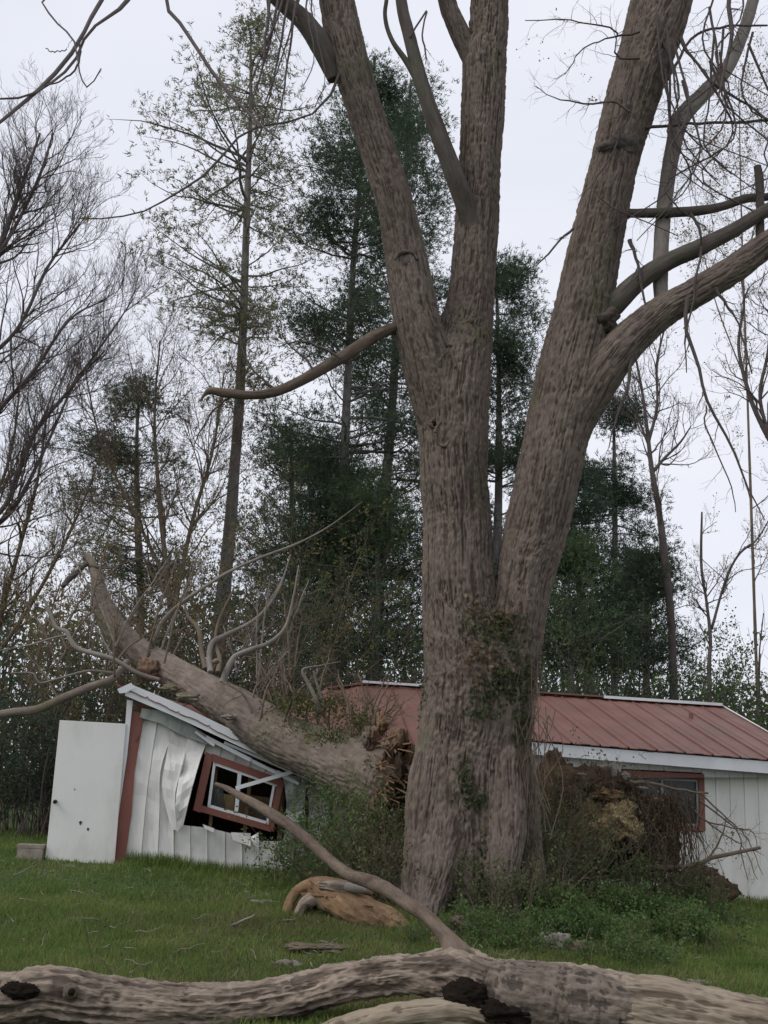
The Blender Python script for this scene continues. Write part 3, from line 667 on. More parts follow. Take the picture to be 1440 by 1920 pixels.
# knots, seam and burl
def ring(name, c, rx, rz, r, mat, parent=maple, nrm=(0, -1, 0), a0=0, a1=2*np.pi, seed=0, na=26):
    n_ = np.array(nrm, float); n_ /= np.linalg.norm(n_); x = unit(np.cross(n_, [0, 0, 1])); y = np.cross(x, n_)
    aa = np.linspace(a0, a1, 14)
    pth = [(np.array(c)+x*rx*math.cos(t)+y*rz*math.sin(t), r*(.75+.35*math.sin(3*t+seed))) for t in aa]
    return bigtube(name, pth, mat, parent, na=na, step=.012, amp=.008, lump=.2, kx=30, kz=10, seed=seed, cap=True)
def surf(px, py, c, back=0.0):          # nearest point of a stem in that picture direction
    d = unit(ray(px, py)); o = np.array([0, 0, CH]); t = 9.0
    for _ in range(80):
        dd = dist_tube((o+d*t)[None], *c)[0]
        if dd < .004: break
        t += dd*.9
    return o+d*(t+back)
kc = surf(815, 795, cM)
ring('knot', kc+[0, -.01, 0], .055, .05, .026, M_maple, seed=3)
rock('knot_hole_shade', kc+[0, -.005, 0], (.045, .03, .04), M_hole, parent=maple, seed=1, rough=.1, n=12)  # solid dark lump, the hole's shade is in its colour
ring('knot', surf(828, 800, cM)+[0.02, -.01, -.10], .10, .16, .022, M_maple, seed=8)
ring('knot', surf(762, 492, cB)+[0, -.01, 0], .15, .15, .026, M_maple, a0=.2, a1=2.9, seed=4)
rock('knot_scar', surf(762, 488, cB)+[0, .03, 0], (.085, .05, .1), M_maple_dark, parent=maple, seed=5, rough=.25, n=16)
ring('fork_seam', surf(838, 700, cM)+[0, -.015, 0], .11, .28, .024, M_maple, a0=.25, a1=2.9, seed=6)
rock('bark_flap', surf(838, 650, cM)+[0, .0, 0], (.1, .05, .03), M_maple, parent=maple, seed=9, rough=.3, n=16)
ring('burl', surf(985, 1215, cE)+[.0, .05, -.05], .2, .24, .05, M_maple_dark, a0=-.6, a1=2.2, seed=7)
ring('burl', surf(925, 100, cM)+[0, .02, -.05], .12, .15, .02, M_maple_dark, a0=.3, a1=2.8, seed=2)
rock('burl', surf(1160, 270, cE)+[.03, .14, 0], (.26, .2, .16), M_maple_dark, parent=maple, seed=12, rough=.3, n=26)
rock('burl', surf(1130, 595, cE)+[.03, .12, 0], (.2, .2, .16), M_maple, parent=maple, seed=13, rough=.35, n=26)

def twigset(lst, Y, name='branch', mat=M_twig, parent=maple, extra=2, seedlen=.5, sides=6, thin=.6, up=.0, n=14):
    """main twig along (px,py,r) points at distance Y (number or pair) with side twigs"""
    L = len(lst); ys = np.linspace(Y[0], Y[1], L) if isinstance(Y, tuple) else [Y]*L
    p = np.array([list(P(a[0], a[1], y))+[a[2]*y/FPX] for a, y in zip(lst, ys)])
    q = catmull(p, n); Pt = q[None, :, :3]+rng.normal(0, .006, (1, n, 3)); R = np.maximum(q[None, :, 3], .0015)
    sets = [(Pt, R)]; sd = [sides]
    if extra:
        st, d, r, idx, t = spawn(Pt, R, extra*4, .15, 1, .75); L1 = seedlen*rng.uniform(.3, 1, len(st))
        a = grow(st, d, L1, np.maximum(r*.45, .002), r*0+.0012, 7, .35, up); sets.append(a); sd.append(4)
        st, d, r, idx, t = spawn(*a, 3, .2, 1, .7); b = grow(st, d, seedlen*.45*rng.uniform(.3, 1, len(st)), np.maximum(r*.6, .0015), r*0+.001, 5, .4, up)
        sets.append(b); sd.append(3)
    return tubemesh(name, sets, mat, parent, sd)
# boughs hanging into the top of the picture, all from limbs above the frame
twigset([(330, -140, 9), (270, -90, 7), (215, -40, 5), (180, 20, 5), (150, 75, 4.5), (95, 148, 4.5), (40, 195, 4), (-40, 260, 3)], (12.2, 9.0), extra=0)
twigset([(300, -120, 6), (255, -40, 5), (238, 5, 5), (205, 28, 4), (168, 60, 3), (140, 110, 3), (105, 150, 3), (55, 178, 2.5), (0, 185, 2)], (12, 9.2), extra=0)
twigset([(150, -60, 2), (80, 0, 2), (105, 38, 2), (135, 68, 2), (145, 105, 2), (150, 140, 1.8), (165, 163, 1.5), (192, 130, 1.2)], (11, 9.2), extra=1, seedlen=.15)
twigset([(150, 75, 2.5), (147, 120, 2.2), (122, 148, 1.8), (85, 160, 1.5)], 9.2, extra=0)
twigset([(125, 92, 1.2), (100, 98, 1.1), (86, 90, 1)], 9.2, extra=0)
twigset([(360, -120, 7), (310, -5, 4.5), (345, 50, 4), (385, 115, 3.8), (430, 175, 3.5), (480, 225, 2.8), (525, 262, 2)], (12.2, 10), extra=1, seedlen=.2)
twigset([(640, 130, 4), (610, 190, 2.5), (560, 225, 2.3), (490, 235, 2.3), (440, 262, 2.5), (400, 312, 2.5), (350, 352, 2.5), (300, 378, 2), (255, 402, 1.8), (200, 409, 1.5), (150, 410, 1.2)], (13, 11), extra=1, seedlen=.3)
for x0, x1, yb, w in ((505, 492, 130, 4), (522, 478, 175, 3.5), (540, 500, 200, 3), (556, 520, 230, 3), (500, 540, 120, 2.4), (575, 590, 110, 2.2), (530, 470, 150, 2.6), (560, 500, 185, 2.2), (585, 610, 150, 2)):
    twigset([(x0+15, -90, w+1), (x0, 0, w), (x0*.6+x1*.4, yb*.45, w*.8), (x1, yb, w*.5), (x1-20, yb+50, 1)], (12.8, 12.2), extra=2, seedlen=.5)
twigset([(768, 70, 2.2), (800, 20, 2), (792, 60, 2), (797, 95, 2), (798, 120, 1.2)], 12.9, extra=1, seedlen=.3)
for a_ in ([(640, 672, 3), (600, 650, 2.4), (560, 640, 1.8), (520, 650, 1)], [(520, 733, 3), (480, 700, 2.2), (455, 660, 1.6), (450, 610, 1)], [(590, 700, 2.6), (570, 670, 2), (535, 640, 1.4), (525, 600, .8)], [(440, 740, 2.4), (400, 770, 2), (370, 820, 1.4), (360, 860, .8)]):
    twigset(a_, 12.65, 'branch', M_twig, maple, 2, .4)
# right side: fine drooping twigs of the limbs
twigset([(1180, 240, 5), (1225, 238, 3.5), (1300, 232, 3), (1370, 229, 3), (1450, 226, 3)], 12.9, extra=3, seedlen=.6)
twigset([(1365, -80, 5), (1368, 0, 5), (1372, 70, 4.5), (1360, 120, 4), (1350, 170, 2.5), (1345, 195, 1.5)], (12.4, 12.2), extra=2, seedlen=.4)
twigset([(1275, 70, 5), (1300, 110, 3), (1340, 160, 3), (1400, 195, 2.4), (1450, 235, 2)], 12.7, extra=3, seedlen=.7)
twigset([(1250, 150, 4), (1300, 70, 3), (1360, 50, 2.6), (1440, 48, 2)], 12.9, extra=3, seedlen=.7)
twigset([(1180, 210, 3), (1150, 190, 2.5), (1110, 195, 2), (1070, 190, 1.6), (1030, 180, 1), (1005, 160, .8)], 12.6, extra=3, seedlen=.5)
twigset([(1200, 110, 3), (1155, 105, 2.2), (1155, 60, 2), (1110, 45, 1.6), (1060, 38, 1.4), (985, 38, .9)], 12.7, extra=4, seedlen=.6)
twigset([(1200, 60, 3), (1130, 75, 1.6), (1090, 95, 1.4), (1060, 140, 1)], 12.5, extra=3, seedlen=.5)
twigset([(1075, 430, 3), (1050, 450, 2.2), (1025, 480, 2), (1005, 498, 1)], 12.8, extra=1, seedlen=.25)
twigset([(1180, 450, 5), (1188, 470, 3.5), (1197, 500, 3), (1205, 545, 2.5), (1215, 590, 2)], 12.7, extra=2, seedlen=.5)
twigset([(1295, 400, 3.5), (1312, 430, 3), (1315, 470, 2.6), (1305, 520, 2.4), (1298, 580, 2.2), (1285, 640, 2), (1288, 700, 1)], 12.6, extra=2, seedlen=.5)
twigset([(1290, 560, 5), (1284, 600, 4), (1298, 655, 3.6), (1315, 700, 3.2), (1322, 745, 3), (1345, 790, 2.6), (1375, 840, 2.4), (1392, 890, 2), (1410, 930, 1.5), (1435, 975, 1)], 12.5, extra=2, seedlen=.45)
twigset([(1325, 760, 1.8), (1322, 800, 1.6), (1345, 850, 1.4), (1370, 910, 1.2), (1380, 960, .8)], 12.4, extra=1, seedlen=.4)
twigset([(1205, 610, 4.5), (1190, 650, 4), (1178, 720, 3.6), (1165, 760, 3), (1150, 800, 1.8), (1140, 840, 1)], 12.7, extra=2, seedlen=.5)
twigset([(1340, 540, 4), (1375, 590, 2), (1395, 640, 2), (1410, 700, 1.5)], 12.6, extra=2, seedlen=.6)
for q in range(18):
    x0 = rng.uniform(1180, 1430); y0 = rng.uniform(-60, 220)
    twigset([(x0, y0-60, 3), (x0+rng.uniform(-40, 60), y0+70, 2), (x0+rng.uniform(-80, 120), y0+160, 1.6), (x0+rng.uniform(-100, 160), y0+240, 1)], rng.uniform(12.3, 12.9), extra=3, seedlen=.7)
# small new leaves on the twig tips
def leafpatch(name, boxes, mat, parent, l=.05, quad=True, w=.5, kind=None):
    L = []
    for (px, py, Y, sx, sy, n) in boxes:
        pos = np.array([P(px+a*sx, py+b*sy, Y+c*.4) for a, b, c in rng.normal(0, .45, (n, 3))])
        L.append(cards(pos, rng.normal(size=(n, 3)), l*rng.uniform(.6, 1.2, n), l*w, quad))
    return cardmesh(name, L, mat, parent, kind)
leafpatch('leaves', [(165, 410, 11, 12, 6, 30), (1112, 187, 12.6, 10, 6, 22), (1100, 150, 12.6, 20, 20, 8), (1390, 330, 13.1, 80, 60, 120), (1420, 160, 13.1, 40, 70, 80), (1350, 250, 13.1, 60, 60, 60), (1300, 420, 13.2, 60, 40, 60), (1380, 440, 13.2, 60, 60, 80), (1250, 620, 13.2, 60, 60, 40), (1020, 90, 12.7, 60, 60, 20)], M_bud, maple, .045)
# creeper and moss on the trunk
def creeper(spots, mat, name, parent, l=.07, c_=cM):
    pos = []
    for (px, py, sx, sy, n) in spots:
        for a, b in rng.normal(0, .5, (n, 2)):
            d = unit(ray(px+a*sx, py+b*sy)); t = 12.2
            for _ in range(14):
                dd = min(dist_tube((np.array([0, 0, CH])+d*t)[None], *c)[0] for c in (cM, cE)); t += dd*.9
                if dd < .02: break
            if dd < .05: pos.append(np.array([0, 0, CH])+d*(t-rng.uniform(.0, .08)))
    pos = np.array(pos); n = len(pos); d = rng.normal(size=(n, 3))+np.array([0, -.6, -.5])
    return cardmesh(name, [cards(pos, d, l*rng.uniform(.5, 1.2, n), l*.6, True)], mat, parent)
creeper([(930, 1180, 60, 50, 260), (960, 1250, 40, 80, 240), (985, 1330, 24, 110, 240), (930, 1290, 50, 40, 130), (975, 1420, 22, 90, 150), (900, 1330, 30, 30, 70), (870, 1450, 14, 40, 80), (890, 1500, 22, 22, 90), (795, 1330, 9, 60, 80), (785, 1440, 9, 50, 60), (930, 1600, 50, 60, 240), (820, 1650, 40, 30, 90)], M_ivy, 'creeper_leaves', maple)
creeper([(920, 1150, 60, 40, 110), (900, 1240, 50, 50, 120), (1010, 1290, 20, 60, 80)], M_dry, 'dry_creeper', maple, .09)
# vine curtain on the right flank of the trunk
vs_ = []
for k in range(42):
    x = rng.uniform(965, 1035); y0 = rng.uniform(1180, 1420); y1 = y0+rng.uniform(80, 260)
    vs_.append(catmull([P(x+rng.normal(0, 5), y0, 12.8), P(x+rng.normal(0, 12), (y0+y1)/2, 12.65), P(x+rng.normal(0, 14), y1, 12.6)], 8))
tubemesh('vine', [(np.array(vs_), np.full((42, 8), .006))], M_twigbrown, maple, 3)

# ------------------------------------------------------------ the fallen tree on the shed
ft = thing('fallen_tree', 'fallen tree with torn butt lying across the crushed left end of the shed roof', 'tree', P(700, 1520, 14.4))
FT = pp([(748, 1482, 14.3, 52), (722, 1468, 14.4, 66), (690, 1450, 14.55, 60), (645, 1432, 14.8, 52), (600, 1414, 15.1, 46), (540, 1390, 15.4, 43), (480, 1356, 15.75, 41), (430, 1323, 16.0, 38), (390, 1298, 16.2, 33), (345, 1271, 16.45, 28), (300, 1246, 16.7, 25), (255, 1218, 17.0, 24), (222, 1186, 17.2, 23), (200, 1150, 17.3, 20), (187, 1112, 17.4, 14), (180, 1078, 17.5, 10), (170, 1052, 17.6, 7), (158, 1036, 17.6, 3)])
cFT = cr_(FT, 40)
bigtube('trunk', FT, M_fallen, ft, na=200, step=.022, amp=.02, lump=.09, kx=18, kz=6, seed=31, ragged=.2)
# torn, splintered butt
mbS = MB()
bc_ = P(722, 1460, 14.3)
for k in range(240):
    a = rng.uniform(0, 2*np.pi); rr_ = rng.uniform(.1, .5)
    p = bc_+np.array([rng.uniform(-.18, .14), math.cos(a)*rr_*.8-.14, math.sin(a)*rr_*1.15-.08])
    d = unit(np.array([.9, -.4, -.35])+rng.normal(0, .45, 3)); L = rng.uniform(.06, .30)
    mbS.add(*bar(p, p+d*L, rng.uniform(.008, .03), rng.uniform(.006, .02), up=tuple(rng.normal(size=3))))
o = mbS.build('splintered_wood', M_rot, ft, kind='stuff')
rock('torn_heart', bc_+np.array([.1, -.05, -.06]), (.17, .32, .42), M_earth, parent=ft, seed=33, rough=.45, n=70)
rock('torn_heart', P(735, 1535, 14.2), (.15, .2, .22), M_earth, parent=ft, seed=35, rough=.5, n=50)
rock('rot_hollow_shade', P(752, 1405, 14.25), (.16, .1, .1), M_hole, parent=ft, seed=36, rough=.3, n=16)
for px, py, w_ in ((700, 1515, .12), (712, 1540, .1), (700, 1400, .11), (690, 1380, .1), (770, 1420, .1), (722, 1500, .13), (750, 1520, .1), (738, 1440, .12), (762, 1450, .09), (716, 1360, .1), (745, 1385, .14), (735, 1500, .12), (700, 1380, .09), (755, 1480, .12), (728, 1575, .09), (712, 1560, .08)):
    rock('loose_bark', P(px, py, 14.1+rng.uniform(-.05, .1)), (w_*.7, .06, w_*1.0), [M_fallen, M_split, M_rot][int(px) % 3], parent=ft, seed=px, rough=.7, n=24)
# bark peeling and torn spot where it met the roof corner
rock('torn_scar', P(278, 1256, 16.4), (.13, .1, .14), M_split, parent=ft, seed=37, rough=.5, n=24)
rock('bark_knot', P(405, 1240, 15.9), (.05, .05, .04), M_fallen, parent=ft, seed=38, rough=.4, n=14)
def ftl(lst, mat=M_pale_limb, na=26, seed=40, name='branch'): return limb([(a_, b_, c_, d_*(.72 if seed in (46, 48) else .52)) for a_, b_, c_, d_ in lst], mat, name, na=na, amp=.004, oth=[cFT], parent=ft, seed=seed, lump=.08)
ftl([(285, 1215, 16.7, 8), (292, 1195, 16.6, 8), (305, 1165, 16.6, 8), (335, 1135, 16.6, 7.5), (380, 1103, 16.5, 7), (430, 1072, 16.5, 6), (490, 1045, 16.4, 5), (560, 1018, 16.4, 4), (620, 985, 16.4, 2.5), (680, 940, 16.4, 1)])
ftl([(418, 1280, 16, 12), (425, 1258, 16, 11), (440, 1232, 16.1, 10), (470, 1218, 16.1, 9), (505, 1205, 16.2, 7), (535, 1175, 16.3, 5), (550, 1120, 16.3, 4), (560, 1060, 16.3, 2)], seed=42)
ftl([(395, 1262, 16.3, 10), (392, 1235, 16.6, 10), (398, 1205, 16.8, 9), (425, 1190, 17, 8), (480, 1160, 17.1, 6), (520, 1110, 17.2, 4), (545, 1040, 17.3, 2)], M_pale_limb, seed=43)
ftl([(385, 1255, 16.4, 9), (378, 1220, 16.8, 9), (372, 1180, 17, 8), (350, 1150, 17.2, 5), (345, 1100, 17.3, 3)], M_twigbrown, seed=44)
ftl([(408, 1262, 16.3, 9), (412, 1235, 16.6, 8), (404, 1205, 16.9, 7), (410, 1165, 17.2, 5), (440, 1100, 17.3, 3)], M_twigbrown, seed=45)
ftl([(300, 1275, 16.2, 5), (258, 1262, 16.1, 5.5), (210, 1235, 16.1, 5.5), (150, 1218, 16.1, 6), (132, 1200, 16.1, 6), (125, 1185, 16.1, 6), (105, 1175, 16.1, 5), (90, 1140, 16.1, 4), (78, 1115, 16.1, 3)], seed=46)
ftl([(128, 1190, 16.1, 4), (100, 1196, 16, 3.5), (60, 1208, 16, 3), (20, 1216, 16, 2), (-30, 1225, 16, 1)], seed=47)
ftl([(240, 1240, 16.5, 9), (212, 1272, 16.3, 10), (170, 1288, 16.2, 11), (120, 1308, 16.1, 11), (70, 1330, 16, 11), (20, 1336, 15.9, 10), (-60, 1350, 15.8, 8)], M_fallen, seed=48)
ftl([(215, 1262, 16.3, 6), (165, 1258, 16.2, 4.5), (110, 1272, 16.1, 4), (75, 1280, 16.1, 3.5), (60, 1262, 16.1, 3), (20, 1262, 16.1, 2)], seed=49)
ftl([(165, 1055, 17.5, 7), (150, 1068, 17.5, 10), (130, 1085, 17.5, 12), (118, 1100, 17.4, 8)], M_twig, seed=50)
ftl([(168, 1060, 17.5, 5), (205, 1065, 17.4, 3), (245, 1052, 17.4, 2.5), (290, 1040, 17.4, 1.5)], M_twig, seed=51)
ftl([(215, 1270, 16.0, 4), (213, 1215, 15.9, 3.5), (213, 1180, 16, 2.5), (205, 1150, 16, 1.5)], M_twigbrown, seed=52)
ftl([(600, 1336, 14.9, 7), (592, 1310, 14.8, 7), (577, 1280, 14.8, 6), (568, 1256, 14.8, 5), (600, 1248, 14.8, 2), (640, 1240, 14.8, 1)], seed=53)
ftl([(610, 1330, 15, 5), (598, 1295, 15, 4.5), (588, 1258, 15, 4)], seed=54)
for k in range(34):                     # fine twigs all along the fallen crown
    x = rng.uniform(20, 560); y = 1300-(560-x)*.10-rng.uniform(0, 60) if x > 200 else rng.uniform(1120, 1320); Y = 16.6+rng.uniform(-.5, .6)
    dx = rng.uniform(-130, 120); hgt = rng.uniform(60, 220)
    twigset([(x, y, 2.4), (x+dx*.3, y-hgt*.4, 2), (x+dx*.7, y-hgt*.75, 1.4), (x+dx, y-hgt, .8)], (Y, Y+.3), 'branch', M_twigbrown if k % 3 else M_pale_limb, ft, 3, .55)
for k in range(40):                     # suckers and brush on top of the fallen trunk
    x = rng.uniform(470, 720); y = 1345+(x-500)*.28-rng.uniform(0, 50); Y = 15.4-(x-500)*.004+rng.uniform(-.2, .5)
    dx = rng.uniform(-60, 60); hgt = rng.uniform(30, 120)
    twigset([(x, y+20, 2.6), (x+dx*.3, y-hgt*.4, 2), (x+dx*.8, y-hgt*.8, 1.4), (x+dx, y-hgt, .8)], (Y, Y+.2), 'sucker', M_twigbrown, ft, 2, .35)
leafpatch('leaves', [(600, 1320, 15.1, 70, 30, 1100), (540, 1325, 15.4, 45, 25, 450), (680, 1350, 14.7, 50, 25, 500), (620, 1380, 14.5, 60, 18, 330), (500, 1310, 15.8, 30, 20, 150), (690, 1430, 14.0, 9, 14, 60)], M_budgreen, ft, .05, kind='stuff')
leafpatch('moss_tufts', [(560, 1360, 14.75, 50, 20, 380), (640, 1375, 14.45, 40, 16, 250), (500, 1380, 15.1, 30, 14, 80)], M_ivy, ft, .035, kind='stuff')
# roof debris
for k, (px, py, Y, w_) in enumerate([(350, 1307, 15.55, .12), (382, 1312, 15.6, .1), (320, 1290, 15.7, .1), (290, 1275, 15.8, .08), (402, 1325, 15.5, .09), (430, 1345, 15.45, .07)]):
    if k in (1, 3, 4): continue
    rock('bark_chunk', P(px, py, Y), (w_*1.2, .07, w_*.45), M_pale_limb if k % 2 else M_fallen, ['pale curled bark scrap on the crushed roof edge, middle one of three', 'small pale bark scrap beside the widest one on the roof edge', 'brown bark scrap on the upper part of the white roof edge', 'topmost pale bark scrap beside the torn orange scar', 'brown bark scrap close under the trunk, low on the roof edge', 'lowest pale bark scrap on the crushed roof edge'][k], 'bark scrap', 'bark scraps on the crushed roof edge', seed=60+k, rough=.6, n=18)

# ------------------------------------------------------------ upturned stump right of the maple
rp = thing('uprooted_stump', 'upturned rotten stump with dark root mass and yellow broken heartwood before the right wall', 'stump', P(1140, 1660, 14.8))
def PX(px, py, Y): return P(px, py, Y)
rock('root_plate', P(1120, 1540, 15.0), (.62, .35, .72), M_earth, parent=rp, seed=71, rough=.3, n=90)
rock('root_plate', P(1212, 1575, 15.2), (.38, .3, .52), M_earth, parent=rp, seed=72, rough=.3, n=60)
rock('root_plate', P(1040, 1520, 15.2), (.36, .3, .6), M_earth, parent=rp, seed=73, rough=.3, n=50)
rock('root_plate', P(1150, 1478, 14.9), (.34, .28, .2), M_earth, parent=rp, seed=74, rough=.35, n=50)
for k, (px, py, w_, h_, m_) in enumerate([(1155, 1530, .19, .14, M_yellow), (1128, 1565, .13, .16, M_yellow), (1175, 1562, .14, .1, M_yellow), (1105, 1590, .14, .1, M_split), (1140, 1490, .12, .06, M_rot), (1110, 1530, .12, .16, M_rot), (1128, 1595, .06, .12, M_yellow), (1090, 1555, .08, .14, M_rot)]):
    rock('heartwood', P(px, py, 14.5+.015*k), (w_*1.2, .10, h_*1.2), m_, parent=rp, seed=80+k, rough=.75, n=40)
rock('rot_hollow_shade', P(1170, 1580, 14.5), (.17, .08, .05), M_hole, parent=rp, seed=93, rough=.5, n=24)
rock('rot_hollow_shade', P(1125, 1515, 14.6), (.07, .08, .05), M_hole, parent=rp, seed=94, rough=.4, n=20)
for px, py, w_, h_ in ((1152, 1444, .035, .09), (1090, 1452, .05, .02), (1172, 1455, .06, .05), (1205, 1478, .07, .02)):
    rock('pale_splinter', P(px, py, 14.5), (w_, .03, h_), M_pale_limb, parent=rp, seed=px, rough=.5, n=14)
def tangle(name, n, fx, fy, Y, L, r, mat, parent, down=.0, kind=None, sides=5):
    st = np.array([P(fx(), fy(), Y+rng.uniform(-.25, .15)) for _ in range(n)])
    d = rng.normal(size=(n, 3)); d[:, 1] = -abs(d[:, 1])*.5; d[:, 2] -= down
    Pt, R = grow(st, d, L*rng.uniform(.4, 1.2, n), np.full(n, r)*rng.uniform(.5, 1.5, n), np.full(n, r*.2), 9, .75, -down*.6)
    return tubemesh(name, [(Pt, R)], mat, parent, sides, kind)
for k in range(16):
    a = rng.uniform(0, 2*np.pi); x, y = 1140+math.cos(a)*rng.uniform(20, 110), 1535+math.sin(a)*rng.uniform(30, 80)
    d = np.array([math.cos(a), -.5, -math.sin(a)*.6-.4]); Pt, R = grow(P(x, y, 14.75)[None], d[None]+rng.normal(0, .4, (1, 3)), np.array([rng.uniform(.3, .8)]), np.array([rng.uniform(.015, .035)]), np.array([.004]), 10, .7, -.5)
    tubemesh('root', [(Pt, R)], M_root, rp, 7)
tangle('root_hairs', 300, lambda: rng.normal(1140, 65), lambda: rng.normal(1530, 50), 14.65, .35, .005, M_root, rp, .8, 'stuff', 3)
tangle('root_hairs', 200, lambda: rng.normal(1120, 60), lambda: rng.normal(1465, 12), 14.7, .3, .005, M_root, rp, .6, 'stuff', 3)
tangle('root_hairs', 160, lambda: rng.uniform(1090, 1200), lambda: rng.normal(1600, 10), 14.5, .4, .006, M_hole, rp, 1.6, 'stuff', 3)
# curtain of dead vines right of the stump
vc = thing('vine_curtain', 'brown curtain of dead vines hanging before the red framed window right of the stump', 'vines', P(1245, 1680, 14.6))
N_ = 210
st = np.array([P(rng.normal(1245, 26), 1482+rng.exponential(40), 14.7+rng.uniform(-.15, .15)) for _ in range(N_)])
Pt, R = grow(st, np.array([[.05, 0, -1]])+rng.normal(0, .25, (N_, 3)), rng.uniform(.4, 1.5, N_), np.full(N_, .007), np.full(N_, .003), 9, .3, -.8)
tubemesh('stems', [(Pt, R)], M_root, vc, 3, 'stuff')
nL = 1500; pos = np.array([P(rng.normal(1245, 26), rng.uniform(1490, 1690), 14.6) for _ in range(nL)])
cardmesh('leaves', [cards(pos, rng.normal(size=(nL, 3)), rng.uniform(.02, .05, nL), .022, True)], M_dry, vc)
# twigs standing before the right wall
tw = thing('broken_branch', 'thin forked dead branch sticking out to the right over the white wall', 'branch', P(1170, 1650, 14.5))
twigset([(1155, 1640, 6), (1230, 1625, 5), (1290, 1625, 4.5), (1330, 1610, 4), (1380, 1598, 3.6), (1424, 1588, 3)], 14.5, 'branch', M_twigbrown, tw, 1, .3)
twigset([(1308, 1632, 2.5), (1335, 1600, 2), (1352, 1570, 1.6), (1362, 1530, 1)], 14.5, 'branch', M_twigbrown, tw, 1, .3)
twigset([(1180, 1465, 4), (1230, 1470, 3), (1280, 1482, 2.6), (1328, 1488, 2)], 14.4, 'branch', M_twigbrown, tw, 1, .3)
for a_ in ([(1305, 1480), (1370, 1540), (1400, 1570), (1430, 1640)], [(1300, 1520), (1350, 1560), (1395, 1590), (1420, 1650)], [(1310, 1500), (1380, 1555), (1390, 1600), (1402, 1650)], [(1320, 1540), (1365, 1550), (1410, 1560), (1420, 1590)]):
    twigset([(x, y, 1.8-.4*i) for i, (x, y) in enumerate(a_)], 14.6, 'branch', M_twigbrown, tw, 2, .35)
tw2 = thing('dead_stick', 'pale crooked dead stick leaning in the brush between maple and stump', 'stick', P(1045, 1640, 14.1))
twigset([(1012, 1488, 4), (1022, 1530, 4.5), (1035, 1570, 4.5), (1050, 1620, 5), (1062, 1660, 5)], 14.1, 'branch', M_pale_limb, tw2, 1, .3)
twigset([(1050, 1535, 2), (1035, 1560, 3), (1015, 1575, 3.5), (1000, 1590, 3)], 14.1, 'branch', M_pale_limb, tw2, 0)
twigset([(1000, 1585, 2), (1060, 1610, 2.5), (1130, 1632, 2.5)], 14.1, 'branch', M_twigbrown, tw2, 1, .3)
# dark heap of earth right of the stump
rock('earth_clod', P(1290, 1690, 14.4), (.42, .3, .3), M_earth, 'dark clod of roots and earth at the foot of the right wall', 'earth clod', seed=95, rough=.6, n=50)
tangle('root_hairs', 160, lambda: rng.normal(1290, 40), lambda: rng.normal(1680, 20), 14.2, .3, .006, M_root, None, .2, 'stuff', 3)

# ------------------------------------------------------------ foreground log with its long bough
LD = 1.15
lg = thing('fallen_log', 'long weathered grey log lying across the foreground with a hollow at its fork', 'log', P(740, 1900, 8.1))
LG = pp([(x_, y_, Y_-LD, r_*(.9 if x_ < 820 else 1.0)) for x_, y_, Y_, r_ in [(-360, 1840, 9.0, 40), (-200, 1852, 9.0, 44), (-60, 1868, 9.0, 44), (30, 1874, 9.0, 44), (90, 1866, 9.0, 46), (160, 1874, 9.05, 45), (250, 1884, 9.1, 44), (350, 1888, 9.15, 41), (450, 1882, 9.2, 38), (540, 1870, 9.25, 40), (620, 1850, 9.3, 38), (700, 1834, 9.35, 38), (770, 1826, 9.35, 38), (850, 1832, 9.35, 44), (930, 1856, 9.3, 52), (1010, 1874, 9.25, 56), (1100, 1890, 9.2, 60), (1200, 1912, 9.15, 64), (1320, 1938, 9.1, 66), (1450, 1962, 9.05, 64), (1620, 1990, 9, 60), (1800, 2010, 9, 40)]])
BG = pp([(x_, y_, Y_-LD*max(0, 1-(Y_-9.3)/3.2), r_*.68) for x_, y_, Y_, r_ in [(885, 1860, 9.3, 30), (868, 1815, 9.35, 36), (850, 1775, 9.4, 27), (825, 1745, 9.6, 20), (795, 1715, 9.8, 19), (760, 1692, 10.1, 18), (725, 1668, 10.4, 17.5), (690, 1652, 10.8, 17), (655, 1640, 11.1, 16), (620, 1615, 11.5, 15), (585, 1583, 12.0, 14.5), (550, 1553, 12.5, 14), (515, 1530, 13.0, 13.5), (480, 1508, 13.6, 11), (450, 1492, 14.2, 9), (425, 1478, 14.7, 7), (405, 1470, 15.2, 5)]])
cLG, cBG = cr_(LG, 60), cr_(BG, 40)
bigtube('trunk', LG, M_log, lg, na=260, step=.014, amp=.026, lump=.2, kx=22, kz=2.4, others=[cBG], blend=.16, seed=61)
bigtube('branch', BG, M_bough, lg, na=90, step=.02, amp=.010, lump=.13, kx=18, kz=4, others=[cLG], blend=.12, seed=62)
# tan stripped wood showing where the bark has gone
LT = pp([(x_, y_, Y_-LD, r_*1.02) for x_, y_, Y_, r_ in [(1100, 1886, 9.18, 44), (1200, 1906, 9.09, 62), (1320, 1930, 9.04, 66), (1450, 1954, 9.0, 64), (1620, 1982, 8.95, 58)]])
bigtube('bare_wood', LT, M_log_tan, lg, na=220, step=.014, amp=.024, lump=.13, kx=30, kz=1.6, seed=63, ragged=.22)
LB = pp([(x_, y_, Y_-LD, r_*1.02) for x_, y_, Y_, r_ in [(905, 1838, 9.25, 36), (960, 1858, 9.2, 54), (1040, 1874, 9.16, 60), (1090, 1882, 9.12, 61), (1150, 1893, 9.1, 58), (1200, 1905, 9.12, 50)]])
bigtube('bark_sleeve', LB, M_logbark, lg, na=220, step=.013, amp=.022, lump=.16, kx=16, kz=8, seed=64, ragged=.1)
rock('rot_hollow_shade', P(880, 1868, 9.08-LD), (.15, .07, .10), M_hole, parent=lg, seed=65, rough=.3, n=46)  # solid lumps painted near-black for the shade inside the hollow
rock('rot_hollow_shade', P(945, 1900, 9.02-LD), (.17, .07, .075), M_hole, parent=lg, seed=66, rough=.5, n=36)
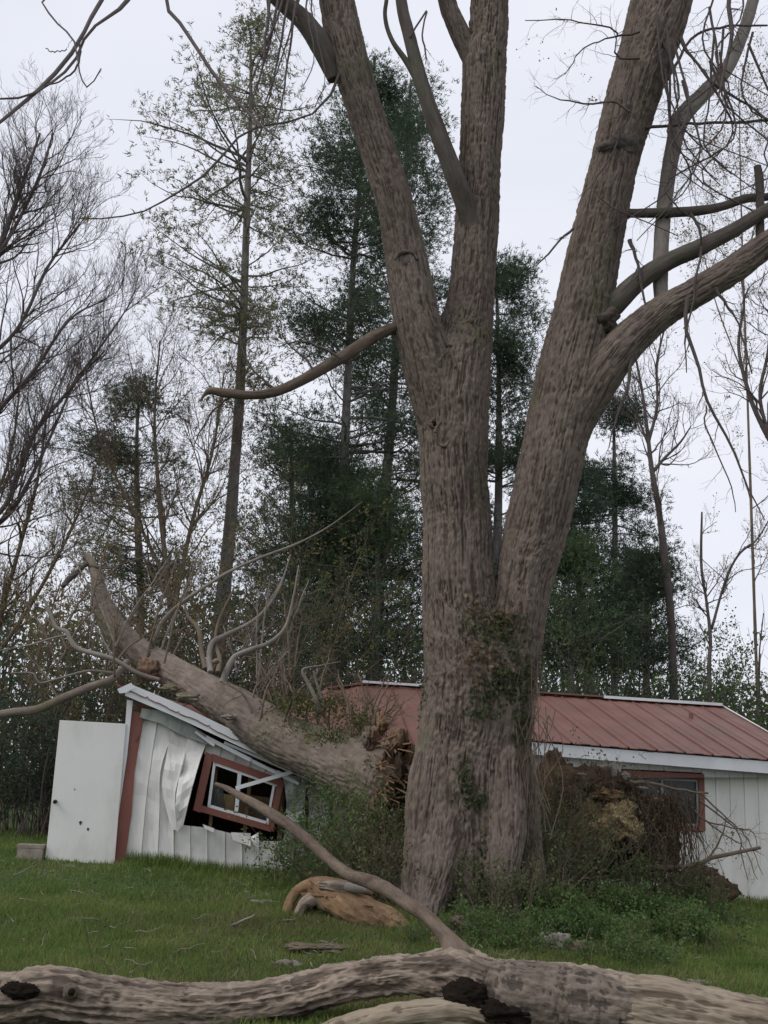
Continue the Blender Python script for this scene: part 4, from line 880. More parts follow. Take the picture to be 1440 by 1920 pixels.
rock('rot_hollow_shade', P(38, 1858, 8.82-LD), (.09, .03, .045), M_hole, parent=lg, seed=67, rough=.5, n=30)
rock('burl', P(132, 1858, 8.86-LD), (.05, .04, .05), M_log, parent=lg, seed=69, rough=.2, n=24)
rock('rot_hollow_shade', P(134, 1860, 8.82-LD), (.022, .02, .022), M_hole, parent=lg, seed=169, rough=.2, n=14)
# second, lower log
l2 = thing('rotten_log', 'tan half rotten log lying under the big foreground log at its fork', 'log', P(760, 1920, 7.9))
L2 = pp([(x_, y_+8, Y_-LD+.15, r_*.62) for x_, y_, Y_, r_ in [(470, 1960, 8.8, 16), (560, 1945, 8.8, 22), (640, 1922, 8.85, 26), (720, 1905, 8.9, 30), (800, 1895, 8.92, 33), (880, 1896, 8.95, 38), (980, 1925, 8.95, 40), (1080, 1950, 8.95, 30)]])
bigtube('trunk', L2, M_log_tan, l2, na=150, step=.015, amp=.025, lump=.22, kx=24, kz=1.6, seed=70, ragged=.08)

# hollow orange log chunk
ch = thing('broken_log', 'orange rotten log chunk with arched hollow end on the lawn beside the maple', 'log', P(650, 1720, 12))
HC = pp([(585, 1672, 12.0, 20), (620, 1688, 11.9, 27), (655, 1706, 11.8, 29), (690, 1722, 11.75, 27), (725, 1738, 11.7, 25), (755, 1752, 11.6, 18), (772, 1760, 11.6, 9)])
bigtube('trunk', HC, M_rot, ch, na=15, step=.05, amp=.02, lump=.42, kx=14, kz=7, seed=75, ragged=.10, smooth=False)
for k_ in range(34):
    u_ = rng.random(); q_ = P(575+u_*190, 1668+u_*86+rng.normal(0, 9), 11.85-.2*u_)
    o = MB(); d_ = unit(np.array([.8, -.25, -.30])+rng.normal(0, .16, 3)); o.add(*bar(q_, q_+d_*rng.uniform(.1, .34), rng.uniform(.012, .035), rng.uniform(.008, .02), up=tuple(rng.normal(size=3)))); o.build('splinter', M_rot if k_ % 3 else M_log_tan, ch)
bigtube('shell', pp([(528, 1745, 12.0, 4), (538, 1715, 12.05, 8), (546, 1688, 12.1, 8), (562, 1668, 12.1, 9), (590, 1660, 12.1, 13), (625, 1660, 12.1, 13), (660, 1664, 12.1, 11), (700, 1672, 12.1, 7)]), M_rot, ch, na=9, step=.05, amp=.015, lump=.45, seed=76, ragged=.05)
bigtube('shell', pp([(548, 1755, 11.9, 4), (556, 1725, 11.9, 8), (566, 1700, 11.9, 9), (585, 1686, 11.9, 12), (615, 1684, 11.9, 10)]), M_log, ch, na=9, step=.05, amp=.012, lump=.45, seed=77)
rock('rot_hollow_shade', P(578, 1722, 12.15), (.15, .12, .17), M_hole, parent=ch, seed=78, rough=.3, n=30)
bigtube('bark_piece', pp([(600, 1660, 11.85, 9), (640, 1664, 11.8, 13), (672, 1668, 11.8, 11)]), M_log, ch, na=60, step=.014, amp=.012, lump=.2, seed=79)
bigtube('bark_piece', pp([(648, 1662, 11.75, 6), (670, 1664, 11.7, 8), (688, 1668, 11.7, 5)]), M_pale_limb, ch, na=40, step=.014, amp=.008, lump=.2, seed=81)
# loose wood in the grass
for k, (px, py, wx, hz, m_, lab) in enumerate([
    (880, 1745, .16, .09, M_log, 'grey bark lump behind the fork of the foreground log'), (1035, 1772, .17, .08, M_pale_limb, 'pale broken wood lump in the weeds, left one of a close pair'),
    (1085, 1782, .11, .07, M_log_tan, 'tan broken wood lump just right of the pale one in the weeds'), (1165, 1782, .12, .06, M_log, 'greyish brown wood lump alone in the weeds right of the pair'),
    (600, 1776, .22, .03, M_log_tan, 'flat splinter of tan wood lying in grass below the orange log chunk'), (505, 1690, .14, .025, M_pale_limb, 'flat pale wood piece in the grass left of the arched log chunk'),
    (545, 1808, .1, .03, M_pale_limb, 'small pale chip in the grass just above the foreground log'), (1310, 1840, .10, .02, M_pale_limb, 'thin pale chip in the grass above the right end of the foreground log'),
    (520, 1808, .05, .02, M_log_tan, 'tiny tan chip in the grass beside the small pale chip'), (830, 1770, .1, .05, M_rot, 'brown crumbling lump beside the base of the long bough'),
    (930, 1725, .12, .03, M_pale_limb, 'flat pale bark strip in the weeds at the foot of the maple')]):
    c = G(px, py+4); c[2] += hz*.4
    rock('wood_fragment', c, (wx, wx*.6, hz), m_, lab, 'wood fragment', 'wood fragments in the grass', seed=100+k, rough=.6, n=26)
tk = thing('dry_stick', 'thin pale stick lying diagonally on the lawn left of the log chunk', 'stick', G(430, 1735))
twigset([(390, 1760, 2), (420, 1745, 2.4), (450, 1728, 2.4), (480, 1716, 1.6)], float(G(430, 1740)[1]), 'branch', M_pale_limb, tk, 0)
for k, pts_ in enumerate([[(180, 1832), (166, 1770), (155, 1715), (135, 1640)], [(208, 1826), (196, 1805), (182, 1785)], [(556, 1826), (545, 1795), (538, 1762)], [(470, 1832), (466, 1800), (462, 1780)]]):
    lab = ['tall thin straw rising from the log far left, the longest one', 'short straw beside the longest straw above the log', 'thin straw rising in front of the pale chips', 'short straw above the middle of the foreground log'][k]
    t_ = thing('grass_straw', lab, 'straw', P(pts_[0][0], pts_[0][1], 8.4), 'dry straws above the foreground log')
    twigset([(x, y, .8-.12*i) for i, (x, y) in enumerate(pts_)], 8.5, 'stem', M_dry, t_, 0)

# ------------------------------------------------------------ grass
def blades(name, n, fx, l0, l1, w0, mat, lean=.45, lab=None, dens=None):
    p = fx(n)
    if dens is not None: p = p[rng.random(len(p)) < dens(p)]
    n = len(p); z = H(p[:, 0], p[:, 1]); d = np.stack([rng.normal(0, lean, n), rng.normal(0, lean, n), np.ones(n)], 1)
    pos = np.stack([p[:, 0], p[:, 1], z-.01], 1)
    o = cardmesh(name, [cards(pos, d, rng.uniform(l0, l1, n), w0*rng.uniform(.6, 1.3, n))], mat, None, 'stuff'); return o
def fan(y0, y1):
    def f(n):
        y = np.sqrt(rng.uniform(y0*y0, y1*y1, n)); x = rng.uniform(-.42, .42, n)*y; return np.stack([x, y], 1)
    return f
blades('grass', 150000, fan(6.6, 13), .03, .085, .010, M_grass)
blades('grass', 90000, fan(13, 24), .04, .10, .016, M_grass)
tuf = rng.uniform([-4, 7.4], [4.5, 16], (160, 2))
def tufts(n):
    k = rng.integers(0, len(tuf), n); return tuf[k]+rng.normal(0, .10, (n, 2))
blades('grass', 14000, tufts, .07, .17, .009, M_grass, .5)
tuf2 = rng.uniform([-4.5, 8.2], [4.8, 15.5], (90, 2))
def tufts2(n):
    k = rng.integers(0, len(tuf2), n); return tuf2[k]+rng.normal(0, 1, (n, 2))*[.22, .12]
blades('dry_grass', 7000, tufts2, .03, .09, .010, M_dry, 1.0)
def clover(n):
    k = rng.integers(0, len(tuf), n); return tuf[k]+rng.normal(0, 1, (n, 2))*[.3, .3]
blades('lawn_weeds', 9000, clover, .03, .06, .03, M_weed, 1.3)
def strip(n): # rough grass at wall foot and round the logs
    s = rng.uniform(0, S1, n); q = np.stack([A[0]+EX[0]*s, A[1]+EX[1]*s], 1)+NN[None, :2]*rng.exponential(.12, n)[:, None]; return q
blades('grass', 16000, strip, .08, .24, .012, M_grass, .35)
def drybl(n):
    k = rng.integers(0, 5, n); c = np.array([[-.4, 8.9], [.6, 9.0], [-1.0, 11.5], [-2.4, 8.7], [1.8, 9.6]])[k]; return c+rng.normal(0, [.9, .35], (n, 2))
blades('dry_grass', 14000, drybl, .04, .12, .010, M_dry, .9)
def leaflitter(n):
    y = rng.uniform(9.3, 13.5, n); x = rng.normal(.05, .16, n)*y; return np.stack([x, y], 1)
blades('leaf_litter', 16000, leaflitter, .03, .06, .035, M_dry, 1.6)

n = 240; y = np.sqrt(rng.uniform(8.3**2, 15.5**2, n)); x = rng.uniform(-.4, .4, n)*y
st = np.stack([x, y, H(x, y)+.03], 1); dd = rng.normal(size=(n, 3))*[1, 1, .08]
tubemesh('fallen_twigs', [grow(st, dd, rng.uniform(.06, .4, n), rng.uniform(.003, .008, n), np.full(n, .002), 6, .4, 0)], M_pale_limb, None, 4, 'stuff')
def litter2(n):
    y = rng.uniform(8.3, 15.6, n); return np.stack([rng.uniform(-.42, .42, n)*y, y], 1)
blades('leaf_litter', 3600, litter2, .03, .07, .04, M_dry, 1.8)
# ------------------------------------------------------------ weeds and brush round the trunks
def shrub(name, lab, cat, px, py, Y, wpx, hpx, nst, nleaf, mat, lsize=.05, stem=M_twigbrown, grp=None, depth=.5, lean=.35, r=.006, low=0.0, top_heavy=1.0):
    """bush: stems rising from the ground at its foot, branching, leaves along the shoots"""
    b = P(px, py, Y); b[2] = H(b[0], b[1]); w = wpx*Y/FPX; h = hpx*Y/FPX*1.15
    t = thing(name, lab, cat, b, grp)
    st = b+np.stack([rng.normal(0, w*.33, nst), rng.normal(0, depth*.4, nst), np.full(nst, -.05)], 1)
    d = np.stack([rng.normal(0, lean, nst)+(st[:, 0]-b[0])/max(w, .1)*.5, rng.normal(0, lean, nst), np.ones(nst)], 1)
    a = grow(st, d, h*rng.uniform(.5, 1.05, nst), np.full(nst, r), np.full(nst, r*.25), 9, .35, .3)
    s2, d2, r2, i2, t2 = spawn(*a, 4, .2, 1, .7); b2 = grow(s2, d2, h*.33*rng.uniform(.3, 1, len(s2)), r2*.6, r2*0+.0015, 6, .4, .2)
    tubemesh('stems', [a, b2], stem, t, [4, 3], 'stuff')
    allp = np.concatenate([b2[0][:, 1:].reshape(-1, 3), b2[0][:, 2:].reshape(-1, 3), a[0][:, 3:].reshape(-1, 3)])
    k = rng.integers(0, len(allp), nleaf); pos = allp[k]+rng.normal(0, lsize*.9, (nleaf, 3))
    pos[:, 2] = np.maximum(pos[:, 2], H(pos[:, 0], pos[:, 1])+.01)
    cardmesh('leaves', [cards(pos, rng.normal(size=(nleaf, 3))+[0, -.2, .3], lsize*rng.uniform(.5, 1.3, nleaf), lsize*.55, True)], mat, t, 'stuff' if nleaf > 300 else None)
    return t
WEEDS = [('loose brown stalks in front of the torn butt of the fallen tree', 715, 1680, 13.2, 90, 190, 60, 500, M_dry, .04),
 ('tangled brown stalks leaning over the uprooted stump', 1080, 1700, 14.0, 110, 190, 80, 500, M_dry, .04),
 ('brownish brush hiding the left side of the maple base', 765, 1690, 12.9, 50, 130, 50, 1600, M_ivy, .045),
 ('leafy weeds hiding the maple base on its right side', 935, 1700, 12.2, 60, 110, 50, 1800, M_ivy, .045),
 ('tall brush against the dark side of the maple base', 1010, 1690, 12.9, 50, 170, 50, 2000, M_ivy, .05),
 ('weeds sprawling down the front of the mound', 1080, 1785, 11.6, 150, 48, 70, 4200, M_weed, .045),
 ('weeds at the right foot of the mound', 1290, 1790, 11.9, 110, 60, 50, 2400, M_weed, .045),
 ('weeds between the maple base and the grey log', 900, 1765, 11.4, 80, 50, 50, 1800, M_weed, .04),
 ('green weed clump left of the maple roots, before the torn butt', 690, 1650, 13.6, 110, 190, 60, 4200, M_weed, .05),
 ('loose green bush under the fallen trunk, against the crumpled siding', 630, 1655, 14.3, 110, 170, 60, 4200, M_weed, .05),
 ('greyish green brush at the torn butt of the fallen tree', 735, 1655, 13.9, 70, 170, 34, 1300, M_ivy, .045),
 ('low weeds at the foot of the crumpled siding', 560, 1655, 15.0, 70, 70, 26, 800, M_weed, .05),
 ('dark creeper bush climbing between maple and stump', 1030, 1690, 14.2, 80, 200, 50, 2600, M_ivy, .05),
 ('pale green leafy shoots standing before the yellow heartwood', 1165, 1700, 13.9, 50, 100, 26, 800, M_weed, .06),
 ('dense low greenery in front of the maple roots', 900, 1720, 12.6, 100, 80, 50, 2400, M_ivy, .045),
 ('leafy weeds on the mound below the stump, left part', 1010, 1750, 12.5, 110, 52, 60, 3400, M_weed, .05),
 ('leafy weeds on the mound below the stump, right part', 1190, 1745, 12.9, 120, 55, 60, 3600, M_weed, .05),
 ('dark bramble clump at the foot of the vine curtain', 1265, 1725, 13.8, 70, 90, 40, 1600, M_ivy, .05),
 ('low weeds spreading right of the earth clod', 1350, 1745, 13.6, 60, 50, 30, 1200, M_weed, .045),
 ('low weeds behind the grey log near its fork', 960, 1790, 10.8, 130, 50, 60, 3000, M_weed, .035),
 ('low weeds behind the right half of the foreground log', 1180, 1810, 10.9, 140, 45, 60, 2600, M_weed, .035),
 ('small sprouts beside the base of the long bough', 790, 1770, 10.9, 50, 40, 24, 500, M_weed, .035),
 ('tall thin green shoots beside the red framed window', 1215, 1700, 14.2, 50, 190, 26, 900, M_ivy, .04),
 ('brown brambles between the maple and the long bough', 760, 1690, 13.1, 60, 110, 40, 700, M_dry, .04),
 ('yellowish creeper brush hanging at the white fascia right of the maple', 1030, 1560, 13.7, 50, 210, 30, 1400, M_budgreen, .045),
 ('bush growing against the wall under the right fascia', 1075, 1640, 15.8, 120, 230, 44, 2600, M_ivy, .05)]
for q in WEEDS: shrub('weed_clump', q[0], 'weeds', *q[1:6], q[6], q[7], q[8], q[9], grp='weeds and brush round the trunks')

# ------------------------------------------------------------ background trees
def profile_tree(name, lab, trunk, Y, prof, nbr, ntuft, mat, tw=.13, tl=.15, rise=.25, bark=M_pinebark, grp='evergreens behind the shed', clump=.30, per=7, sub=7, wide=1.2, droop=.0, dead=0, wn=.028):
    """trunk: px,py,r top..bottom; prof: (py, left px, right px) crown widths from the axis"""
    tr = [(P(x, y, Y), r*Y/FPX*.78) for x, y, r in trunk]; bot = tr[-1][0].copy(); bot[2] = float(H(bot[0], bot[1]))-.2
    t = thing(name, lab, 'tree', bot+[0, 0, .2], grp)
    tr = tr[::-1]
    if tr[0][0][2] > bot[2]+.3: tr = [(bot, tr[0][1]*1.15)]+tr
    bigtube('trunk', tr, bark, t, na=14, step=.25, amp=.01, lump=.08, kx=6, kz=2, seed=3)
    pts = np.array([p for p, r in tr]); zs = pts[:, 2]
    pr = np.array([(P(trunk[0][0], y, Y)[2], a*Y/FPX, b*Y/FPX) for y, a, b in prof]); pr = pr[np.argsort(pr[:, 0])]
    z = np.sort(rng.uniform(pr[0, 0], pr[-1, 0], nbr)); z = z+.25*np.sin(z*2.2)
    ax = np.stack([np.interp(z, zs, pts[:, k]) for k in range(3)], 1); ax[:, 2] = z
    ph = rng.uniform(0, 2*np.pi, nbr); cx = np.cos(ph)
    wl = np.interp(z, pr[:, 0], pr[:, 1]); wr = np.interp(z, pr[:, 0], pr[:, 2])
    L = np.where(cx < 0, wl, wr)*rng.uniform(.5, 1.3, nbr)*wide
    d = np.stack([cx, np.sin(ph), np.full(nbr, rise)-droop], 1)
    a = grow(ax, d, L, .012+L*.010, np.full(nbr, .004), 9, .22, rise)
    s2, d2, r2, i2, t2 = spawn(*a, sub, .25, 1, .8); b = grow(s2, d2, L[i2]*.32*rng.uniform(.4, 1, len(s2))*(1.2-t2*.6), r2*.6, r2*0+.003, 6, .35, rise)
    tubemesh('branches', [a, b], bark, t, [4, 3])
    if ntuft:
        tip = np.concatenate([b[0][:, 3:].reshape(-1, 3), b[0][:, 4:].reshape(-1, 3), a[0][:, 6:].reshape(-1, 3)])
        dr = np.concatenate([np.repeat(b[0][:, -1]-b[0][:, -3], 3, 0), np.repeat(b[0][:, -1]-b[0][:, -3], 2, 0), np.repeat(a[0][:, -1]-a[0][:, -3], 3, 0)])
        ntuft = int(ntuft*1.9); k = rng.integers(0, len(tip), ntuft); c = tip[k]+rng.normal(0, clump, (ntuft, 3))*[1, 1, .6]
        dd = unit(dr[k]); c = np.repeat(c, per, 0)+rng.normal(0, .03, (ntuft*per, 3)); dd = np.repeat(dd, per, 0)+rng.normal(0, .75, (ntuft*per, 3))+[0, 0, .15]
        cardmesh('needles', [cards(c, dd, tl*.85*rng.uniform(.5, 1.2, len(c)), wn*rng.uniform(.5, 1.2, len(c)))], mat, t)
    return t
profile_tree('pine_tree', 'tall thin pine with grey trunk and sparse crown, leftmost conifer', [(470, 60, 2), (470, 200, 5), (465, 330, 8), (461, 450, 9), (458, 550, 10), (454, 650, 11), (449, 750, 12), (440, 870, 13), (430, 1000, 15), (412, 1180, 18), (400, 1350, 20)], 25,
    [(50, 15, 15), (120, 80, 90), (220, 170, 130), (300, 210, 120), (400, 190, 110), (520, 200, 120), (600, 170, 100), (660, 140, 90), (760, 60, 60)], 90, 2300, M_needle2, tl=.17, wn=.03, rise=.12, grp=None, clump=.26, sub=7, wide=1.15)
profile_tree('pine_tree', 'dark dense pine directly left of the maple, behind its leaning left stem', [(690, 180, 2), (680, 300, 5), (665, 450, 7), (656, 620, 9), (650, 760, 10), (644, 900, 11), (640, 1050, 12), (632, 1250, 14)], 27,
    [(170, 20, 60), (260, 90, 110), (400, 130, 130), (520, 130, 130), (640, 110, 120), (720, 170, 150), (800, 130, 160), (900, 100, 150), (1000, 90, 140), (1100, 60, 120)], 130, 8200, M_needle, rise=.15, tl=.16)
profile_tree('pine_tree', 'dark pine showing behind the fork of the maple', [(770, 150, 3), (760, 350, 6), (745, 600, 9), (733, 800, 11), (722, 920, 12), (712, 1080, 13), (700, 1280, 15)], 30,
    [(140, 20, 30), (230, 60, 80), (400, 90, 100), (600, 110, 110), (760, 130, 120), (900, 130, 140), (1050, 130, 150), (1180, 120, 140)], 120, 7600, M_needle, rise=.12, tl=.17)
profile_tree('pine_tree', 'green pine seen in the gap between centre and right maple stems', [(930, 500, 3), (935, 700, 6), (935, 900, 9), (930, 1100, 12), (930, 1250, 13)], 29,
    [(490, 20, 20), (560, 70, 75), (700, 80, 75), (850, 100, 80), (1000, 110, 90), (1150, 120, 110)], 80, 4600, M_needle, tl=.17)
profile_tree('spruce_tree', 'slim dark spruce with straight trunk right of the maple', [(1150, 740, 2), (1152, 880, 5), (1153, 1020, 7), (1152, 1230, 8)], 31,
    [(730, 20, 25), (800, 50, 55), (880, 80, 60), (960, 70, 70), (1060, 90, 80), (1160, 80, 70), (1230, 70, 60)], 80, 4200, M_spruce, tl=.16, rise=-.05)
profile_tree('spruce_tree', 'broken looking dark conifer with thick trunk close right of the maple', [(1072, 960, 4), (1078, 1020, 9), (1086, 1090, 10), (1098, 1180, 11), (1106, 1280, 12)], 26,
    [(900, 20, 20), (980, 30, 50), (1080, 40, 60), (1180, 70, 80), (1250, 80, 90)], 46, 2400, M_spruce, tl=.15)
profile_tree('cedar_tree', 'dark evergreen mass behind the upright stub of the fallen trunk, far left', [(260, 740, 3), (256, 850, 5), (258, 980, 8), (262, 1200, 10)], 30,
    [(730, 20, 20), (800, 110, 70), (900, 150, 70), (960, 120, 90), (1060, 90, 110), (1150, 100, 110)], 70, 3000, M_spruce, tl=.16, rise=.05)
profile_tree('pine_tree', 'dull green conifer between grey pine trunk and the dark dense pine', [(545, 820, 3), (548, 950, 7), (550, 1100, 9), (555, 1280, 10)], 31,
    [(810, 30, 30), (900, 80, 80), (1000, 120, 100), (1100, 130, 130), (1200, 120, 140)], 70, 3600, M_needle, tl=.17)
profile_tree('pine_tree', 'bright green young pine low behind the roof, left of the maple', [(712, 900, 2), (708, 1050, 5), (705, 1300, 8)], 26,
    [(900, 15, 15), (960, 70, 70), (1060, 110, 100), (1160, 130, 110), (1250, 140, 110)], 90, 2300, M_young, tl=.15, clump=.34)
profile_tree('pine_tree', 'mid green young pine over the fallen trunk, left of the bright one', [(610, 880, 2), (612, 1050, 5), (615, 1300, 8)], 28,
    [(870, 15, 15), (950, 70, 60), (1060, 110, 90), (1160, 130, 110), (1260, 140, 120)], 80, 2100, M_needle, tl=.15, clump=.34)
profile_tree('pine_tree', 'young green pine low over the roof ridge right of the maple', [(1065, 1040, 2), (1068, 1150, 5), (1070, 1300, 8)], 25,
    [(1030, 15, 15), (1100, 60, 60), (1180, 90, 90), (1270, 110, 110)], 70, 1800, M_young, tl=.14, clump=.3)
profile_tree('pine_tree', 'low bluish green pine over the roof beside the curved dark trunk', [(1215, 1060, 2), (1214, 1150, 5), (1212, 1300, 8)], 28,
    [(1040, 20, 20), (1120, 70, 70), (1200, 90, 90), (1280, 110, 120)], 70, 1800, M_needle, tl=.15, clump=.2)
# bare, budding trees
def bare_tree(name, lab, trunks, Y, n1, l1, n2, n3, mat=M_twig, leaf=None, nleaf=0, lsize=.05, grp='leafless trees behind the shed', up=.35, ang=.6, w3=.35, t0=.15, l2=.45, n4=2, thk=.6):
    pths = [[(P(a[0], a[1], Y if len(a) < 4 else a[3]), a[2]*Y/FPX*thk) for a in tr] for tr in trunks]
    b0 = pths[0][0][0].copy(); b0[2] = float(H(b0[0], b0[1]))
    t = thing(name, lab, 'tree', b0, grp)
    for k, p in enumerate(pths):
        if k == 0 and p[0][0][2] > b0[2]+.2: p = [(b0-[0, 0, .1], p[0][1]*1.1)]+p
        bigtube('trunk' if k == 0 else 'limb', p, mat, t, na=12, step=.15, amp=.006, lump=.08, kx=6, kz=2, seed=k)
    C_ = [catmull([list(p)+[r] for p, r in q], 14) for q in pths]; Pm = np.array([c[:, :3] for c in C_]); Rm = np.maximum(np.array([c[:, 3] for c in C_]), .004)
    s, d, r, i, tt = spawn(Pm, Rm, n1, t0, 1, ang); a = grow(s, d, l1*rng.uniform(.4, 1.1, len(s))*(1.2-.6*tt), np.minimum(r*.5, .05), r*0+.006, 9, .3, up)
    s, d, r, i, tt = spawn(*a, n2, .15, 1, ang); b = grow(s, d, l1*l2*rng.uniform(.4, 1.1, len(s))*(1.2-.6*tt), r*.55, r*0+.004, 7, w3, up)
    s, d, r, i, tt = spawn(*b, n3, .15, 1, ang); c = grow(s, d, l1*l2*.5*rng.uniform(.4, 1.1, len(s)), r*.6, r*0+.003, 6, w3, up)
    sets = [a, b, c]; sd = [5, 4, 3]
    if n4:
        s, d, r, i, tt = spawn(*c, n4, .3, 1, ang*.9); e = grow(s, d, l1*l2*.22*rng.uniform(.4, 1.1, len(s)), r*.6, r*0+.0025, 4, w3, up); sets.append(e); sd.append(3); c = e
    tubemesh('branches', sets, mat, t, sd)
    if leaf:
        tip = c[0][:, 1:].reshape(-1, 3); k = rng.integers(0, len(tip), nleaf)
        cardmesh('leaves', [cards(tip[k]+rng.normal(0, .05, (nleaf, 3)), rng.normal(size=(nleaf, 3)), lsize*rng.uniform(.5, 1.3, nleaf), lsize*.55, True)], leaf, t)
    return t
bare_tree('bare_tree', 'large leafless tree leaning in from the left edge', [[(-190, 1350, 22), (-150, 1050, 20), (-100, 800, 16), (-60, 600, 13), (0, 460, 10), (40, 350, 7), (75, 250, 4)],
    [(-150, 1050, 14), (-80, 900, 11), (-10, 780, 8), (60, 700, 6), (130, 600, 4), (200, 560, 2)], [(-120, 1000, 12), (0, 960, 8), (60, 820, 7), (130, 730, 5), (210, 620, 3), (250, 560, 2)],
    [(-80, 620, 12), (-20, 500, 8), (20, 440, 6), (70, 340, 5), (100, 250, 3)], [(-60, 700, 9), (30, 620, 6), (90, 500, 5), (150, 420, 3)], [(-160, 1100, 12), (-60, 1020, 8), (20, 960, 7), (80, 850, 5), (120, 760, 4), (150, 690, 2)]], 22, 24, 2.4, 6, 4, n4=3, up=.5)
bare_tree('bare_tree', 'thin reddish twigged tree behind the left edge, lower and denser', [[(-40, 1400, 12), (-10, 1200, 10), (30, 1050, 7), (70, 900, 5), (90, 760, 3)], [(-20, 1250, 8), (60, 1130, 6), (130, 1000, 4), (180, 880, 2.5)], [(-60, 1200, 8), (-30, 1000, 6), (20, 850, 4), (40, 700, 2.5)]], 26, 24, 2.2, 6, 4, mat=M_twigbrown, leaf=M_bud, nleaf=2500, up=.45)
bare_tree('bare_tree', 'slender forked tree with curved dark trunk, right of the spruce', [[(1262, 1260, 13), (1258, 1160, 13), (1248, 1060, 12), (1236, 960, 10), (1222, 880, 8), (1215, 820, 6), (1205, 740, 4.5), (1190, 660, 3)],
    [(1224, 885, 6), (1245, 860, 5), (1275, 830, 3.5), (1295, 800, 2)], [(1216, 830, 5), (1232, 760, 4.5), (1232, 680, 4), (1250, 600, 2.5)], [(1218, 840, 4), (1195, 780, 3.5), (1170, 720, 2.5), (1165, 660, 1.5)]], 27, 12, 1.7, 4, 3, leaf=M_bud, nleaf=500, n4=2)
bare_tree('bare_tree', 'small crooked sapling with two stems near the right edge', [[(1330, 1280, 7), (1332, 1200, 6), (1325, 1130, 5), (1315, 1060, 4.5), (1316, 960, 3)], [(1334, 1180, 4.5), (1360, 1090, 4), (1385, 1040, 3.5), (1420, 1010, 2.5), (1450, 960, 2)]], 25, 9, 1.3, 4, 3, leaf=M_bud, nleaf=500, n4=2)
bare_tree('bare_tree', 'dark branched tree cut by the right edge of the picture', [[(1520, 1300, 12), (1500, 1000, 11), (1470, 880, 9), (1430, 800, 8), (1405, 740, 7), (1385, 650, 5), (1395, 560, 4), (1380, 480, 3)], [(1440, 815, 6), (1425, 740, 6), (1440, 660, 5), (1450, 560, 3)]], 20, 12, 1.8, 4, 3, leaf=M_bud, nleaf=500, n4=2)
bare_tree('bare_tree', 'pale budding tree high behind the right maple limbs', [[(1420, 1300, 14), (1410, 1000, 12), (1400, 700, 10), (1390, 400, 7), (1385, 150, 4)], [(1400, 720, 7), (1340, 560, 5), (1310, 420, 3), (1300, 300, 2)], [(1395, 500, 6), (1440, 330, 4), (1460, 200, 3)]], 38, 16, 3.2, 5, 4, mat=M_twigbrown, leaf=M_bud, nleaf=3600, lsize=.10, n4=3, thk=.22)
bare_tree('bare_tree', 'loose budding tree around the sparse pine, tangled brown twigs', [[(330, 1350, 12), (320, 1150, 10), (300, 950, 7), (290, 780, 4), (300, 640, 2.5)], [(325, 1150, 8), (360, 980, 6), (400, 840, 4), (420, 700, 2)], [(318, 1100, 7), (250, 960, 5), (190, 830, 3.5), (160, 700, 2)]], 24, 26, 2.4, 6, 4, mat=M_twigbrown, leaf=M_bud, nleaf=5000, n4=3)
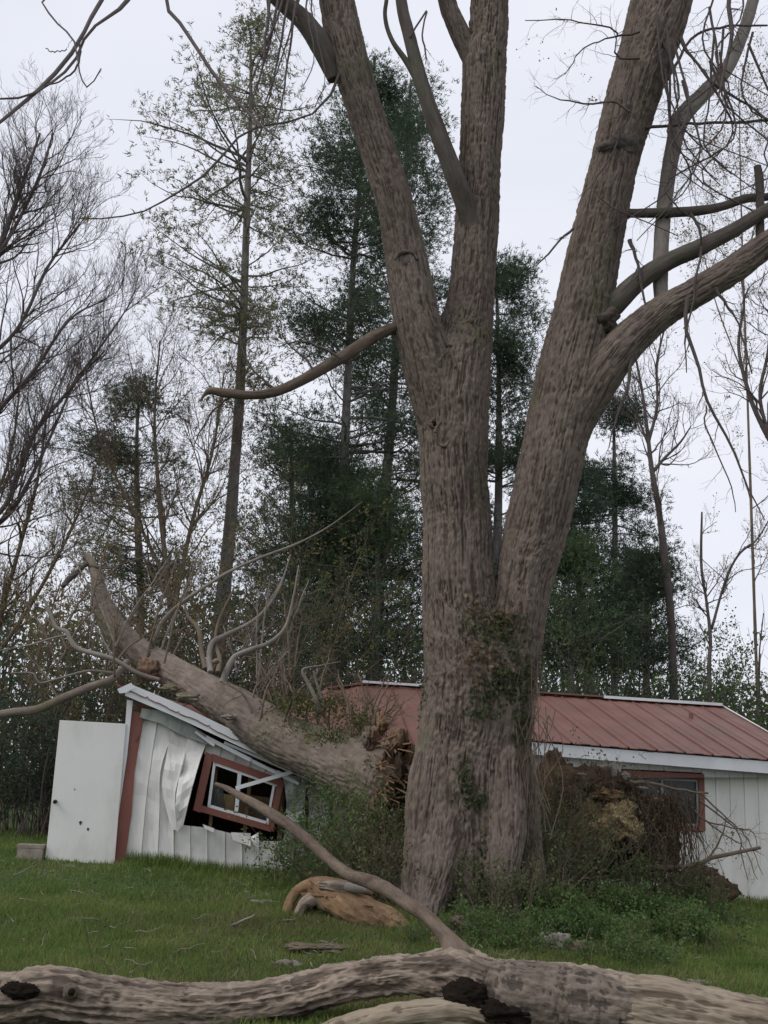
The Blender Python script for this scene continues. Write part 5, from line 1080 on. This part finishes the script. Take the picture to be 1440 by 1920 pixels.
# thickets behind the shed
TH = [('leafy green bush above the middle of the right roof', 1265, 27, 130, 400, 50, 9000, M_weed, .09, M_twig),
 ('tall loose bush above the sloping end of the right roof', 1375, 27, 130, 370, 50, 9000, M_needle, .09, M_twig),
 ('green bush just behind the left end of the right roof ridge', 1075, 23.5, 130, 360, 50, 9000, M_weed, .07, M_twig),
 ('brown budding thicket left of the grey pine trunk', 330, 24, 190, 560, 60, 11000, M_bud, .07, M_twigbrown),
 ('olive thicket around the foot of the grey pine', 470, 23, 170, 600, 60, 11000, M_budgreen, .07, M_twigbrown),
 ('brown thicket behind the bent end of the fallen trunk', 130, 23, 220, 560, 60, 11000, M_bud, .07, M_twigbrown),
 ('dark hedge at the left edge behind the open door', 20, 22, 200, 260, 60, 9000, M_spruce, .08, M_twig),
 ('dark undergrowth right behind the open door', 190, 22.5, 170, 300, 60, 8000, M_spruce, .08, M_twig),
 ('dark green brush behind the crushed roof', 400, 22.6, 220, 400, 70, 11000, M_spruce, .08, M_twig),
 ('dark green brush behind the fallen trunk', 580, 24.5, 230, 470, 70, 13000, M_needle, .08, M_twig),
 ('green brush behind the roof, close left of the maple', 740, 25, 200, 500, 70, 12000, M_needle, .08, M_twig),
 ('green brush behind the roof ridge just right of the maple', 1040, 24, 170, 380, 50, 7000, M_needle, .08, M_twig),
 ('dark rounded evergreen behind the roof ridge', 1215, 24.5, 150, 330, 60, 8000, M_spruce, .08, M_twig),
 ('green bush behind the ridge beside the dark rounded evergreen', 1130, 25.5, 150, 350, 50, 7000, M_needle, .08, M_twig),
 ('pale green bush at the end of the roof ridge', 1310, 25, 150, 320, 50, 6500, M_weed, .08, M_twig),
 ('pale green bush at the right edge above the roof slope', 1420, 25, 150, 300, 50, 6500, M_weed, .08, M_twig)]
for lab, px, Y, w, h, ns_, nl_, m_, ls, sm in TH:
    shrub('bush', lab, 'bush', px, 1560, Y, w, h, ns_, nl_, m_, ls, sm, 'bushes and thickets behind the shed', depth=1.6, lean=.22, r=.014)
# far woods that close the view low down
n = 46000; x = rng.uniform(-22, 24, n); y = rng.uniform(36, 44, n)
hh = (6.6+1.6*noise(np.stack([x*.35, y*.2, x*0], -1))+.8*noise(np.stack([x*1.1, y*.3, x*0+4], -1)))*np.where(x > 9, .75, 1.0); z = rng.random(n)**.8*hh
C3 = np.stack([x, y, z], 1); sel = noise(C3*[.5, .3, .4]) > .05
for msk, m_ in ((sel, M_budgreen), (~sel, M_needle)):
    q = C3[msk]; cardmesh('woods', [cards(q, rng.normal(size=q.shape), .26*rng.uniform(.5, 1.3, len(q)), .14, True)], m_, None, 'stuff')
n = 260; x = rng.uniform(-22, 24, n); st = np.stack([x, rng.uniform(35, 43, n), np.full(n, -.2)], 1)
a = grow(st, np.array([[0, 0, 1.0]])+rng.normal(0, .08, (n, 3)), rng.uniform(4, 8, n), np.full(n, .07), np.full(n, .02), 7, .12, .3)
s_, d_, r_, i_, t_ = spawn(*a, 9, .3, 1, .7); b = grow(s_, d_, rng.uniform(.6, 2, len(s_)), r_*.4, r_*0+.006, 6, .3, .3)
tubemesh('woods', [a, b], M_twig, None, [5, 3], 'stuff')
